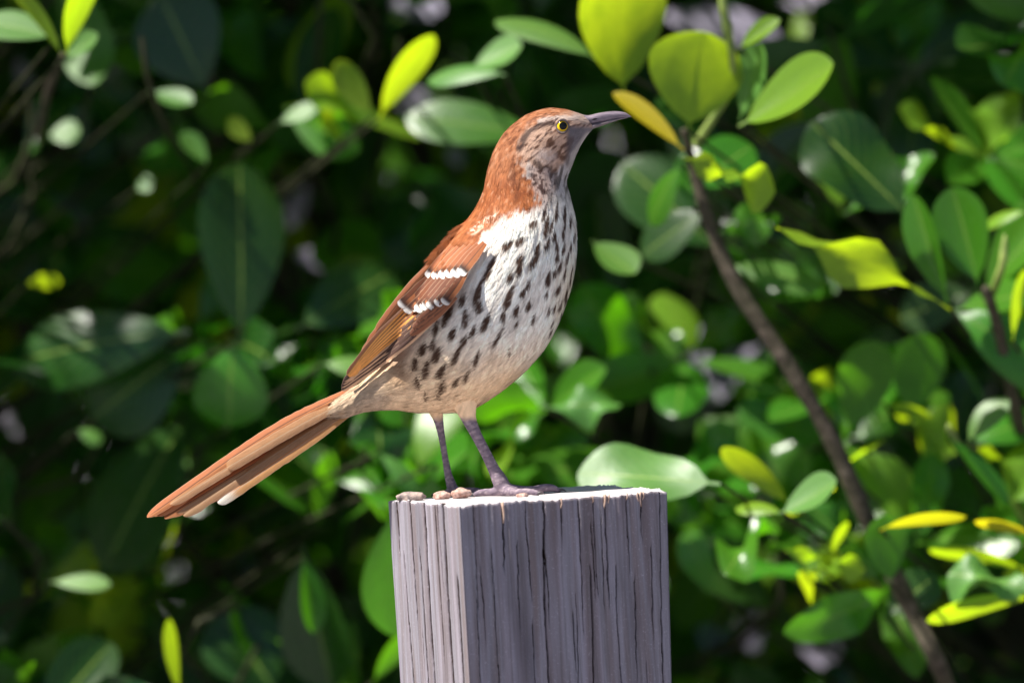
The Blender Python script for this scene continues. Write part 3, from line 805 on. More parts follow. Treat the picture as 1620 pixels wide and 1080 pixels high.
def build_wing(mirror):
    n, m = 60, 16
    s = np.linspace(0, 1, m)
    X = WING_LO[:, 0:1] * (1 - s) + WING_UP[:, 0:1] * s; Y = WING_LO[:, 1:2] * (1 - s) + WING_UP[:, 1:2] * s
    D = body_dep(X.ravel(), Y.ravel()).reshape(X.shape)
    tfade = np.linspace(0, 1, n)[:, None]
    D = D - 7 * smooth01(tfade, 0.06, 0.22) * (1 - 0.3 * tfade) + 12 * (1 - smooth01(s, 0, 0.18))[None] * (1 - .5 * tfade) + 5 * (1 - smooth01(tfade, 0.0, 0.14))
    D = D + wing_tilt(X.ravel(), Y.ravel()).reshape(X.shape) * .8
    pts = V(X.ravel(), Y.ravel(), (-D if mirror else D).ravel())
    px, py = X.ravel(), Y.ravel()
    c = pattern(px, py, D.ravel())
    dark = smooth01(tfade + 0 * s[None], 0.30, 0.42).ravel()
    c = lerp(c, (0.23, 0.085, 0.04), dark * .9)
    me = mesh_np('wing', pts, grid_faces(n, m), col=c)
    w = link('wing', me, bird, PLUMAGE)
    b = lambda nm, pts, hw, mat, off, **k: blade(nm, pts, hw, mat, w, off, mirror=mirror, **k)
    # primaries, from the lower edge upward
    for k, (r, mid, tp) in enumerate([((700, 494), (634, 551), (541, 617)), ((690, 492), (628, 549), (541, 612)), ((682, 492), (621, 547), (543, 607)), ((674, 492), (614, 545), (545, 603))]):
        b('primary_feather', [r, mid, tp], 5.6, F_PRI, -9 - 0.8 * k, tipround=.8)
    # secondaries, the orange panel
    for k in range(6):
        f = k / 5
        r = (663 - 22 * f, 506 - 18 * f); mid = (610 - 16 * f, 546 - 9 * f); tp = (553 - 3 * f, 596 - 3 * f)
        b('secondary_feather', [r, mid, tp], 5.4, F_SEC, -12 - 0.5 * k, camber=.3)
    # primary coverts: the dark panel in front of the orange one
    for k, (r, tp) in enumerate([((722, 470), (650, 530)), ((716, 470), (654, 520)), ((712, 466), (660, 510))]):
        b('primary_covert_feather', [r, ((r[0] + tp[0]) / 2 + 1, (r[1] + tp[1]) / 2 + 2), tp], 7, F_DRK, -12 - 1.2 * k)
    # tertials along the back edge
    for k, (r, mid, tp, hw) in enumerate([((676, 440), (630, 490), (573, 563), 8), ((684, 425), (634, 480), (582, 548), 8), ((690, 412), (644, 463), (596, 526), 8)]):
        b('tertial_feather', [r, mid, tp], hw, F_TER, -9 - 1.0 * k, tipround=.6)
    # greater coverts with white tips
    tips = [(702, 480), (690, 484), (679, 487), (669, 490), (660, 492.5), (651, 492), (642, 494), (632, 485)]
    for k, tp in enumerate(tips):
        r = (738 - 8.2 * k, 430 + 1.0 * k); jx, jy = random.uniform(-1.2, 1.2), random.uniform(-1.5, 1.5)
        tp = (tp[0] + jx, tp[1] + jy)
        b('greater_covert_feather', [r, ((r[0] + tp[0]) / 2, (r[1] + tp[1]) / 2 + 2), tp], 7.4 + random.uniform(-.6, .8), F_GRT, -15 - 0.45 * k, camber=.05, tipround=1.15)
    # median coverts with white tips
    for k, tp in enumerate([(727, 436.5), (717, 436.5), (707, 439), (697, 441.5), (687, 443), (677.5, 441.5)]):
        tp = (tp[0] + random.uniform(-1, 1), tp[1] + random.uniform(-1.6, 1.6))
        r = (tp[0] + 40, tp[1] - 50)
        b('median_covert_feather', [r, (tp[0] + 17, tp[1] - 22), tp], 8.0 + random.uniform(-.6, .8), F_MED, -17 - 0.5 * k, camber=.04, tipround=1.15)
    return w
for mir in (False, True):
    build_wing(mir)

# ---- lesser coverts and scapulars: soft feathers over the shoulder of each wing
for wi, w in enumerate([o for o in bird.children if o.name.startswith('wing')]):
    n = 900
    t = RNG.uniform(0.0, 0.40, n); sg = RNG.uniform(0.0, 1.0, n)
    def wp(t, sg):
        i = np.clip(t * 59, 0, 58.9); k = i.astype(int); f = (i - k)[:, None]
        lo_ = WING_LO[k] * (1 - f) + WING_LO[k + 1] * f; up_ = WING_UP[k] * (1 - f) + WING_UP[k + 1] * f
        q = lo_ * (1 - sg[:, None]) + up_ * sg[:, None]
        D = body_dep(q[:, 0], q[:, 1]) + wing_tilt(q[:, 0], q[:, 1]) - 9 * smooth01(t, .04, .2) - 7 * smooth01(t, .2, .3)
        return np.stack([q[:, 0], D, -q[:, 1]], -1)
    p = wp(t, sg); dt = wp(t + .02, sg) - wp(t - .02, sg); ds = wp(t, np.clip(sg + .03, 0, 1)) - wp(t, np.clip(sg - .03, 0, 1))
    nr = np.cross(dt, ds); nr /= np.linalg.norm(nr, axis=1)[:, None]; nr *= -np.sign(nr[:, 1:2])
    # leave the rows of white-tipped coverts free
    keep = (p[:, 0] * 0.2 - p[:, 2] < 424 + .2 * 690)
    if wi == 1:
        p[:, 1] *= -1; dt[:, 1] *= -1; nr[:, 1] *= -1
    fan_mesh('covert_plumage', p[keep], nr[keep], dt[keep], np.full(keep.sum(), 20.0), w, 20)

# ---- tail
tail = []
def tz(x, y): return (220 + x / 3.375, 560 + y / 3.375)
TAILF = [  # root, mid, tip (tail zoom coordinates), half width px, material, depth, roundness
    ((1150, 185), (700, 418), (42, 870), 8.5, F_TAIL, 2, .1), ((1150, 200), (690, 440), (98, 862), 9, F_TAIL, 4, .3), ((1140, 235), (705, 470), (165, 800), 9, F_TAILU, -1, .6),
    ((1120, 265), (750, 500), (134, 874), 9, F_TAIL, 4, .2), ((1120, 275), (740, 520), (205, 846), 9, F_TAILU, 2, .4), ((1130, 275), (770, 505), (236, 860), 10, F_TAILU, 0, .6),
    ((1130, 290), (800, 510), (330, 800), 9.5, F_TAIL, 1, .5), ((1130, 302), (850, 497), (420, 793), 10.5, F_TAILP, -3, .9), ((1125, 240), (830, 395), (470, 606), 9.5, F_TAILU, -7, 1.0)]
for (a, b_, c, hw, mt, d, tr) in TAILF:
    A, B, C = tz(*a), tz(*b_), tz(*c)
    blade('tail_feather', [(*A, d * .6), (*B, d), (*C, d)], hw, mt, bird, 0, taper=(.62, 1.0, .8), n=34, m=7, camber=.28, use_body=False, tipround=tr, cross=.45, fray=.9)
for (a, b_, c, hw, mt, d, tr) in TAILF[:4]:      # far half of the fan
    A, B, C = tz(a[0], a[1] + 12), tz(b_[0], b_[1] + 14), tz(c[0] + 34, c[1] - 6)
    blade('tail_feather', [(*A, 6), (*B, d + 12), (*C, d + 16)], hw, mt, bird, 0, taper=(.6, 1.0, .8), n=34, m=7, camber=.28, use_body=False, tipround=tr, cross=.45, fray=.9)

# ---- bill
def bill_part(name, top, bot, wid, mat):
    n = 24; a = catmull(top, n); b_ = catmull(bot, n); w = catmull(np.array(wid, float)[:, None], n)[:, 0]
    th = np.linspace(0, 2 * np.pi, 20, endpoint=False)
    c, s = np.cos(th), np.sin(th)
    mid = (a + b_) / 2; half = (a - b_) / 2
    X = mid[:, 0:1] + half[:, 0:1] * c; Y = mid[:, 1:2] + half[:, 1:2] * c; D = -w[:, None] * np.sign(s) * np.abs(s) ** .85
    v = V(X.ravel(), Y.ravel(), D.ravel()); nn = len(v)
    v = np.vstack([v, v[:20].mean(0), v[-20:].mean(0)]); j = np.arange(20); j2 = (j + 1) % 20
    me = mesh_np(name, v, [grid_faces(n, 20, True), np.concatenate([np.stack([np.full(20, nn), j2, j], -1), np.stack([np.full(20, nn + 1), nn - 20 + j, nn - 20 + j2], -1)])])
    return link(name, me, bird, mat)
BILL_U = mat_plain('bill_upper', (0.085, 0.065, 0.085), (0.24, 0.19, 0.225), 420, 0.38, 0.5, 0.25, 0.0003, (.4, 1, 1.6))
BILL_L = mat_plain('bill_lower', (0.12, 0.09, 0.10), (0.28, 0.22, 0.22), 420, 0.42, 0.5, 0.25, 0.0003, (.4, 1, 1.6))
bill_part('upper_bill', [(918, 180), (930, 182.5), (949, 178.5), (970, 176), (988, 178), (999, 184.5)], [(918, 200), (930, 198), (949, 194.5), (968, 190), (986, 186.5), (998.5, 185.6)], [13, 12, 9, 6.8, 4.6, .8], BILL_U)
bill_part('lower_bill', [(916, 200), (930, 197), (949, 193.6), (968, 189.2), (984, 186.6), (993, 185.6)], [(916, 211), (930, 207), (944, 202.4), (960, 196.8), (978, 190.4), (993, 186.8)], [12, 11, 8.4, 6, 3.6, .6], BILL_L)

NOSTRIL = mat_plain('nostril', (0.01, 0.008, 0.01), (0.03, 0.024, 0.028), 900, 0.6, 0.2)
for sg in (-1, 1):
    t = np.linspace(0, 1, 7)
    link('nostril', mesh_np('nostril', *tube(V(936 + 9 * t, 189.6 - 1.8 * t, sg * (11.2 - 1.9 * t)), (0.3 + 1.3 * np.sin(t * np.pi)) * S, 6)), bird, NOSTRIL)

# ---- eyes
def mat_eye():
    g = NT('eye'); tc = g.n('ShaderNodeTexCoord'); sp = g.n('ShaderNodeSeparateXYZ'); g.set(sp.inputs[0], tc.outputs['Object'])
    r = g.math('SQRT', g.math('ADD', g.math('POWER', g.math('MULTIPLY', g.math('SUBTRACT', sp.outputs[0], 0.0003), 1 / S), 2.0), g.math('POWER', g.math('MULTIPLY', g.math('SUBTRACT', sp.outputs[2], 0.0002), 1 / S), 2.0)))
    n = g.noise(tc.outputs['Object'], 2500, 3)
    iris = g.mix((0.62, 0.36, 0.004), (0.80, 0.52, 0.010), n)
    c = g.mix((0.004, 0.004, 0.004), iris, g.ramp(g.math('DIVIDE', r, 20.0), [(0.30, (0, 0, 0)), (0.33, (1, 1, 1))]))
    c = g.mix(c, (0.02, 0.012, 0.008), g.ramp(g.math('DIVIDE', r, 20.0), [(0.50, (0, 0, 0)), (0.56, (1, 1, 1))]))
    return g.done(g.bsdf(c, 0.10, None, 0.22))
EYE = mat_eye()
LID = mat_plain('eyelid', (0.05, 0.035, 0.03), (0.16, 0.11, 0.10), 900, 0.6)
for sgn in (1, -1):
    d = body_dep(np.array([889.5]), np.array([201]))[0]
    bm = bmesh.new(); bmesh.ops.create_uvsphere(bm, u_segments=32, v_segments=20, radius=11.5 * S)
    for f in bm.faces: f.smooth = True
    me = bpy.data.meshes.new('eye'); bm.to_mesh(me); bm.free()
    e = link('eye', me, bird, EYE); e.location = V(889.5, 201, sgn * (d + 5.5))
    th = np.linspace(0, 2 * np.pi, 30, endpoint=False)
    P = np.stack([8.9 * np.cos(th) * S + .1 * S, sgn * (-7.2 + 1.2 * np.cos(2 * th)) * S, 10.6 * np.sin(th) * S], -1)
    ph = np.linspace(0, 2 * np.pi, 8, endpoint=False); rad = 2.1 * S
    outd = np.stack([np.cos(th), 0 * th, np.sin(th)], -1)
    VV = P[:, None] + rad * (outd[:, None] * np.cos(ph)[None, :, None] + np.array([0, 1.0, 0])[None, None] * np.sin(ph)[None, :, None])
    i = np.arange(30)[:, None]; j = np.arange(8)[None]
    ff = np.stack([i * 8 + j, ((i + 1) % 30) * 8 + j, ((i + 1) % 30) * 8 + (j + 1) % 8, i * 8 + (j + 1) % 8], -1).reshape(-1, 4)
    link('eyelid', mesh_np('eyelid', VV.reshape(-1, 3), ff), e, LID)

# ---- claws
CLAW = mat_plain('claw', (0.03, 0.022, 0.025), (0.10, 0.08, 0.09), 600, 0.4, 0.5)
for (x, d, dx, dd) in [(884, -40, 12, -1), (852, -84, 10, -4), (856, 12, 10, 3), (750, -17, -11, 2), (764, 68, 9, 4), (768, 34, 9, -2), (690, 53, -9, 2)]:
    t = np.linspace(0, 1, 8); X = x - dx * .2 + dx * 1.2 * t; D = d + dd * t
    r = 3.0 * (1 - t) ** .8 + .3
    Y = top_y(X, D) - 3.4 - 4.0 * np.sin(t * 2.6) + 3.2 * t
    link('claw', mesh_np('claw', *tube(V(X, Y, D), r * S, 8)), bird, CLAW)

# ------------------------------------------------------------------ crumbs on the post
CR_TAN = mat_plain('crumb_tan', (0.22, 0.10, 0.07), (0.62, 0.44, 0.38), 420, 0.8, 0.2, 0.8, 0.0006)
CR_GREY = mat_plain('crumb_grey', (0.10, 0.085, 0.09), (0.50, 0.38, 0.32), 330, 0.85, 0.2, 0.8, 0.0008)
def crumb(label, px, dep, sx, sy, sz, mat, seed):
    bm = bmesh.new(); bmesh.ops.create_icosphere(bm, subdivisions=3, radius=1.0)
    co = np.array([v.co[:] for v in bm.verts])
    k = 0.72 + 0.5 * vnoise(co * 1.6 + seed * 9.1) + 0.22 * vnoise(co * 4.0 + seed * 3.3)
    co = co * k[:, None] * np.array([sx, sy, sz]) * S * 0.5
    for v, c in zip(bm.verts, co): v.co = c
    for f in bm.faces: f.smooth = True
    me = bpy.data.meshes.new('crumb'); bm.to_mesh(me); bm.free()
    zmin = co[:, 2].min()
    o = link('crumb', me, None, mat)
    b = W(px, top_y(px, dep), dep)
    o.location = Vector(b) + Vector((0, 0, -zmin - 0.0007))
    o.rotation_euler = (0, math.atan(-0.0574), 0)
    tag(o, label, 'crumb', 'crumbs on the post top')
crumb('long grey and tan crumb at the outer corner of the post top', 650, -12, 46, 26, 17, CR_GREY, 1)
crumb('small reddish tan crumb behind the far foot of the bird', 699, -30, 25, 20, 15, CR_TAN, 2)
crumb('pale pinkish crumb lying between the feet of the bird', 730, -34, 29, 22, 17, CR_TAN, 3)
crumb('tiny tan crumb beside the long front toe of the bird', 826, -102, 17, 12, 9, CR_TAN, 4)

# ------------------------------------------------------------------ shrub
shrub = empty('shrub', (0.1, 0.75, 0), 'dense glossy green broadleaf shrub behind the bird', 'shrub')
SHM = np.array([0.1, 0.75, 0])
def leaf_template(rows=14, cols=5, width=0.46, bend=0.15, fold=0.25, revolute=0.15, wave=0.0, cup=0.0, side=0.0):
    """unit leaf: base at origin, blade along +y, upper side +z"""
    v = np.sin(np.linspace(0, 1, rows) * np.pi / 2) ** 1.15; u = np.linspace(-1, 1, cols)
    q = np.clip((v - 0.05) / 0.95, 0, 1)
    w = np.maximum(q - .04, 0) ** 0.72 * (1 - q ** 2.7) ** 0.66
    w = w / w.max() * width / 2 + 0.012 * (1 - q)
    X = u[None] * w[:, None] + (side * v ** 2)[:, None]
    Y = np.broadcast_to(v[:, None], X.shape).copy()
    Z = -bend * (v ** 2)[:, None] + fold * np.abs(u[None]) * w[:, None] - revolute * (np.abs(u[None]) ** 3) * w[:, None] * 1.2
    Z = Z + wave * np.sin(v * 9.0)[:, None] * u[None] * w[:, None] * 2 + cup * (u[None] ** 2) * w[:, None] * 1.5
    uv = np.stack(np.broadcast_arrays((u[None] + 1) / 2, v[:, None]), -1).reshape(-1, 2)
    return np.stack([X, Y, Z], -1).reshape(-1, 3), grid_faces(rows, cols), uv
VARS = [dict(bend=.10, fold=.22, revolute=.12), dict(bend=.30, fold=.15, revolute=.25), dict(bend=-.12, fold=.35, revolute=.05), dict(bend=.18, fold=.1, revolute=.3, wave=.45),
        dict(bend=.05, fold=.55, revolute=.1), dict(bend=.45, fold=.2, revolute=.2, side=.10), dict(bend=.04, fold=.10, revolute=.05, wave=.12), dict(bend=-.30, fold=.25, cup=.2, wave=.25), dict(bend=.25, fold=.3, wave=.55, side=-.08), dict(bend=.55, fold=.35, revolute=.1, wave=.2, side=.06)]
TPL = [leaf_template(**k) for k in VARS]
TPL_LO = [leaf_template(rows=7, cols=3, **k) for k in VARS]
_lm = {}
def leaf_mesh(var, mi, wr):
    key = (var, mi, round(wr, 2))
    if key not in _lm:
        v, f, uv = leaf_template(width=wr, **VARS[var]) if wr else TPL[var]
        me = mesh_np('leaf', v, f, uv=uv); me.materials.append(LEAF_MATS[mi]); _lm[key] = me
    return _lm[key]

def frame(base, tip, n0, roll):
    y = tip - base; L = np.linalg.norm(y); y = y / L
    z = n0 - y * n0.dot(y); z /= np.linalg.norm(z)
    c, s = math.cos(roll), math.sin(roll)
    z = z * c + np.cross(y, z) * s
    x = np.cross(y, z)
    return x, y, z, L
def add_leaf(x, y, z, L, base, var, mi, parent, wr=0):
    o = bpy.data.objects.new('leaf', leaf_mesh(var, mi, wr)); COL.objects.link(o)
    o.parent = parent
    b = base - SHM
    o.matrix_local = Matrix(((x[0] * L, y[0] * L, z[0] * L, b[0]), (x[1] * L, y[1] * L, z[1] * L, b[1]), (x[2] * L, y[2] * L, z[2] * L, b[2]), (0, 0, 0, 1)))
    return o

def add_branch(rows, name='branch', mat=BARK, n=40, sides=10, knots=0.12):
    """rows: (px, py, d, r_mm)"""
    P = catmull(np.array([[*UN(r[0], r[1], .28 + (r[2] - .235) * 1.9), r[3] * 0.001] for r in rows]), n)
    t = np.arange(n)
    rad = P[:, 3] * (1 + knots * (vnoise(np.stack([t * .45, t * 0 + rows[0][0], t * 0], -1)) - .5) * 2)
    v, f = tube(P[:, :3] - SHM, rad, sides)
    return link(name, mesh_np(name, *join([(v, f)])), shrub, mat)

# -- branches one can follow in the photograph
B_MAIN = add_branch([(1082, 205, .235, 1.6), (1100, 275, .24, 2.2), (1125, 360, .24, 2.9), (1170, 460, .24, 3.4), (1250, 582, .24, 3.7), (1318, 700, .242, 3.8), (1376, 830, .245, 3.9), (1440, 960, .25, 4.0), (1500, 1090, .26, 4.1), (1560, 1300, .40, 4.2), (1500, 2300, .60, 6), (1300, 4900, .75, 9)], n=70)
B_RIGHT = add_branch([(1560, 455, .24, 2.0), (1582, 530, .25, 2.6), (1605, 640, .27, 3), (1640, 800, .30, 3.2), (1660, 1100, .34, 3.5), (1500, 2300, .60, 5)])
B_LEFT = add_branch([(335, 120, .42, 1.8), (345, 240, .45, 2.2), (350, 400, .48, 2.6), (380, 545, .50, 3), (375, 700, .55, 3.3), (430, 900, .60, 3.6), (470, 1150, .65, 4), (700, 2600, .8, 7), (800, 4900, .85, 10)])
B_BACK = add_branch([(960, 500, .50, 2.0), (1040, 540, .52, 2.4), (930, 700, .56, 2.8), (860, 900, .60, 3.2), (840, 1200, .62, 4), (900, 2600, .75, 7)])
B_LOW = add_branch([(40, 300, .60, 2.5), (30, 520, .62, 3.0), (70, 760, .64, 3.4), (60, 1100, .66, 4), (400, 2600, .8, 7)])
B_TOP = add_branch([(100, 88, .25, 1.5), (75, 150, .30, 1.8), (60, 220, .38, 2.1), (30, 300, .55, 2.5)])
# green bud stems
add_branch([(1136, -40, .235, 1.7), (1146, 20, .235, 1.9), (1158, 90, .24, 2.0), (1150, 150, .245, 1.8), (1100, 230, .25, 1.7)], 'green_shoot', GREENSTEM)
add_branch([(1590, 372, .24, .5), (1589, 392, .24, 1.9), (1584, 425, .24, 1.8), (1570, 465, .245, 1.6)], 'bud', GREENSTEM, 16)
add_branch([(1500, 670, .25, .6), (1503, 682, .25, 1.8), (1525, 712, .255, 1.3), (1600, 790, .28, 1.3), (1640, 860, .30, 2)], 'green_shoot', GREENSTEM)

N0 = -F_
# -- leaves one can pick out: base px, tip px, width ratio, roll deg, tilt (depth gain base->tip, in lengths), depth, shape, colour, lit
H = [
 # upper right whorl
 (1088, 208, 1108, 52, 1.05, -155, .15, .235, 0, 2, 1), (1168, 200, 1330, 112, .50, -62, -.05, .23, 2, 2, 1), (1082, 238, 972, 142, .26, 60, -.15, .225, 4, 3, 1),
 (1080, 250, 1232, 280, .50, -120, -.1, .225, 3, 2, 1), (988, 152, 955, -50, .78, -150, .1, .25, 1, 2, 1), (945, 95, 800, -10, .34, 70, .2, .26, 1, 1, 1), (1168, 78, 1232, 30, .42, -60, 0, .235, 4, 2, 1),
 (1170, 190, 1215, 70, .45, -55, .1, .245, 2, 1, 1), (1090, 300, 1190, 225, .7, -20, .3, .27, 0, 1, 0), (1095, 330, 1085, 240, .5, -10, .1, .262, 0, 1, 0), (1080, 260, 1010, 345, .5, 40, .2, .26, 1, 1, 0),
 (1120, 330, 1010, 400, .55, 30, .2, .30, 0, 0, 0), (1130, 370, 1235, 330, .5, -30, .2, .28, 3, 1, 1), (1150, 420, 1290, 425, .4, -65, .1, .29, 1, 1, 1), (1140, 400, 985, 250, .55, 15, .3, .33, 0, 0, 0),
 # right whorls
 (1440, 345, 1285, 190, .62, 20, .25, .27, 6, 0, 0), (1505, 490, 1252, 318, .24, 120, -.1, .225, 3, 2, 1), (1548, 455, 1512, 298, .55, -18, .15, .25, 2, 1, 1), (1602, 540, 1612, 425, .34, -120, 0, .24, 0, 2, 1),
 (1625, 335, 1548, 342, .4, 70, 0, .25, 1, 2, 1), (1500, 480, 1440, 310, .35, -40, .1, .245, 4, 1, 1), (1545, 460, 1420, 500, .6, 20, .3, .33, 0, 0, 0), (1560, 470, 1640, 380, .5, -20, .2, .27, 0, 1, 0),
 # mid right
 (1140, 765, 912, 742, .50, 56, .05, .205, 6, 1, 1), (1232, 812, 1330, 768, .58, -66, 0, .22, 2, 1, 1), (1240, 812, 1165, 785, .42, 66, 0, .22, 1, 2, 1), (1250, 800, 1172, 690, .55, 120, .15, .24, 1, 2, 1),
 (1410, 925, 1395, 815, .7, -150, .1, .235, 0, 1, 1), (1392, 838, 1514, 783, .36, -118, -.1, .225, 1, 3, 1), (1640, 850, 1556, 800, .5, 112, 0, .23, 1, 3, 1), (1640, 935, 1500, 888, .5, 62, 0, .225, 3, 1, 1),
 (1640, 945, 1470, 935, .4, 118, .1, .235, 1, 2, 1), (1400, 975, 1480, 905, .7, -25, .2, .25, 0, 0, 0), (1530, 700, 1565, 625, .55, -55, 0, .235, 5, 1, 1), (1500, 690, 1598, 795, .24, -40, 0, .245, 4, 1, 0),
 (1345, 690, 1370, 540, .6, -165, .1, .29, 1, 1, 0), (1440, 665, 1460, 528, .65, -160, .1, .30, 0, 1, 0), (1400, 640, 1475, 640, .4, -120, 0, .27, 1, 2, 1), (1330, 740, 1395, 690, .5, -100, 0, .27, 0, 2, 1),
 (1300, 660, 1190, 560, .6, 20, .2, .36, 0, 0, 0), (1290, 700, 1200, 800, .6, 10, .2, .34, 0, 0, 0), (1330, 700, 1400, 760, .6, -30, .1, .32, 0, 1, 0), (860, 645, 975, 628, .46, -60, 0, .28, 3, 1, 1),
 (935, 380, 1002, 440, .7, -58, 0, .27, 2, 1, 1), (1240, 870, 1370, 880, .36, -112, 0, .25, 3, 2, 1), (1300, 900, 1320, 820, .4, -120, .1, .26, 1, 2, 1), (1290, 920, 1350, 850, .5, -90, .1, .28, 0, 1, 1),
 (1060, 560, 1080, 690, .6, 20, .2, .40, 0, 0, 0), (1220, 960, 1100, 860, .6, 20, .2, .36, 0, 0, 0), (1130, 940, 1080, 840, .5, -20, .2, .32, 0, 1, 0),
 # top left V and upper left
 (100, 90, 15, -25, .34, 120, -.1, .245, 4, 2, 1), (105, 88, 118, -60, .42, -130, -.1, .245, 1, 2, 1), (100, 92, 160, 60, .5, -55, 0, .26, 2, 1, 1), (90, 60, -30, 25, .5, 60, 0, .25, 0, 1, 1),
 (330, 150, 250, -10, .8, -10, .2, .36, 0, 0, 0), (380, 545, 385, 255, .48, 15, .1, .34, 0, 0, 0), (300, 525, 5, 545, .42, 20, .1, .34, 1, 0, 0), (300, 545, 140, 660, .75, 15, .1, .35, 0, 0, 0),
 (370, 540, 355, 665, 1.0, 20, -.2, .31, 5, 1, 0), (300, 650, 150, 895, .56, 30, .1, .36, 0, 0, 0), (470, 520, 625, 420, .62, -20, .2, .36, 0, 0, 0), (690, 735, 630, 1010, .55, -20, .1, .27, 0, 1, 0),
 (480, 860, 520, 1090, .5, 25, .1, .32, 4, 0, 0), (285, 1100, 258, 980, .30, -125, 0, .27, 0, 2, 1), (440, 1100, 350, 965, .8, 10, .2, .36, 0, 0, 0), (600, 190, 655, 45, .40, -135, 0, .30, 1, 2, 1),
 (590, 185, 528, 100, .5, -150, 0, .31, 0, 2, 1), (545, 225, 500, 185, .7, -130, 0, .33, 1, 2, 1), (400, 225, 360, 190, .75, -140, 0, .34, 0, 2, 1), (800, 118, 672, 98, .34, 62, 0, .27, 1, 1, 1),
 (745, 105, 830, 78, .6, -58, 0, .29, 2, 1, 1), (860, 215, 640, 175, .36, 30, .2, .33, 0, 1, 0), (235, 145, 305, 170, .5, -60, 0, .33, 2, 1, 1), (440, 195, 500, 165, .45, -58, 0, .33, 0, 1, 1),
 (330, 260, 285, 215, .6, 60, 0, .34, 2, 1, 1), (510, 575, 590, 572, .5, -58, 0, .30, 1, 1, 1), (600, 715, 665, 765, .40, -50, 0, .29, 1, 1, 1), (80, 920, 172, 918, .34, -60, 0, .31, 0, 1, 1),
 (40, 450, 95, 440, .7, -130, 0, .36, 0, 2, 1), (505, 830, 500, 715, .4, -140, 0, .33, 1, 1, 1), (590, 1080, 640, 985, .4, -140, .1, .30, 1, 1, 1), (480, 880, 500, 1000, .36, -30, 0, .30, 4, 1, 1),
 (300, 740, 275, 725, .8, 55, 0, .4, 0, 1, 1), (120, 680, 160, 690, .7, -60, 0, .34, 1, 1, 1), (215, 300, 240, 285, 1.0, -50, 0, .36, 0, 1, 1), (75, 215, 125, 205, .9, -58, 0, .36, 0, 1, 1),
 # made-up lavender leaves standing in for sky reflections and bright gaps
 (1175, 500, 1060, 545, .55, 60, 0, .50, 3, 4, 1), (1205, 545, 1080, 615, .5, 65, 0, .50, 1, 4, 1), (1030, 25, 1220, 20, .34, -60, 0, .55, 1, 4, 1), (1235, 5, 1330, -5, .5, -60, 0, .55, 0, 4, 1),
 (1330, 960, 1280, 1050, .8, 40, 0, .55, 0, 4, 1), (1200, 960, 1175, 1025, .6, 40, 0, .55, 1, 4, 1), (490, 290, 445, 365, .55, -40, 0, .55, 0, 4, 1), (625, 165, 675, 160, .9, -50, 0, .55, 0, 4, 1),
 (460, 400, 520, 405, .6, -55, 0, .50, 1, 4, 1), (470, 500, 420, 515, .6, 55, 0, .50, 1, 4, 1), (190, 505, 185, 550, .7, -40, 0, .45, 0, 4, 1), (730, 270, 715, 230, .8, 40, 0, .55, 0, 4, 1),
 (610, 10, 700, 5, .6, -50, 0, .55, 0, 4, 1), (30, 85, 40, 135, .6, -40, 0, .55, 0, 4, 1), (1170, 900, 1205, 915, .7, -40, 0, .45, 0, 4, 1), (1590, 620, 1610, 680, .5, -40, 0, .5, 0, 4, 1), (1250, 600, 1195, 610, .6, 50, 0, .45, 1, 4, 1),
]
H = [(*h[:5], h[5] * (.68 if h[10] and 50 <= abs(h[5]) <= 70 else 1), ((.36 if h[2] < h[0] else -.36) if h[10] and 50 <= abs(h[5]) <= 70 else h[6]), .28 + (h[7] - .235) * 1.9, h[8], (5 if h[10] and h[9] == 1 and 50 <= abs(h[5]) <= 70 else h[9]), h[10]) for h in H]
LIT = []       # (point, radius) that the sun reaches
leaf_count = 0
for (bx, by, tx, ty, wr, roll, tilt, d, var, mi, lit) in H:
    b = UN(bx, by, d)
    L0 = math.hypot(tx - bx, ty - by) * S
    tp = UN(tx, ty, d + tilt * L0)
    x, y, z, L = frame(b, tp, N0, math.radians(roll))
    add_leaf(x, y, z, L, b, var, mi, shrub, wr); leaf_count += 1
    if lit: LIT += [((b + tp) / 2, 0.020), (b * .25 + tp * .75, 0.016)]
    # a twig from the leaf base back into the shrub
for q in [(650, 400), (720, 480), (600, 580), (780, 300), (850, 180), (760, 560), (850, 450), (400, 720), (500, 670), (300, 780), (640, 790), (620, 900), (700, 950), (800, 780), (950, 780), (740, 620), (650, 1080)]:
    LIT.append((W(q[0], q[1], -20), 0.03))
for q in [(612, 810, 55), (616, 900, 55), (622, 1000, 50)]:
    LIT.append((W(*q), 0.02))
# -- whorls that the picked-out leaves belong to: centre px, depth, share of young leaves, lit
WH = [(1085, 222, .31, .5, 1), (1165, 205, .33, .4, 1), (988, 160, .34, .5, 1), (1505, 492, .31, .4, 1), (1552, 468, .33, .3, 1), (1240, 818, .31, .4, 1), (1405, 930, .33, .5, 1), (1628, 905, .32, .5, 1),
      (1530, 705, .34, .4, 1), (1400, 650, .40, .4, 1), (100, 95, .34, .6, 1), (600, 195, .44, .7, 1), (385, 550, .52, .0, 0), (300, 535, .54, .0, 0), (770, 115, .40, .4, 1), (865, 650, .42, .3, 1), (1290, 905, .36, .6, 1),
      (945, 405, .40, .3, 1), (1130, 385, .38, .4, 1), (520, 580, .46, .2, 1), (660, 750, .42, .1, 1), (480, 520, .54, .0, 0), (1335, 705, .42, .3, 1), (1450, 860, .36, .5, 1), (1090, 570, .50, .2, 1), (690, 60, .46, .5, 1),
      (450, 170, .48, .5, 1), (1330, 340, .40, .3, 1), (1230, 250, .40, .4, 1), (850, 40, .40, .5, 1), (1180, 660, .46, .3, 1), (1560, 250, .42, .3, 1)]
gw = np.random.default_rng(77); WHL = []
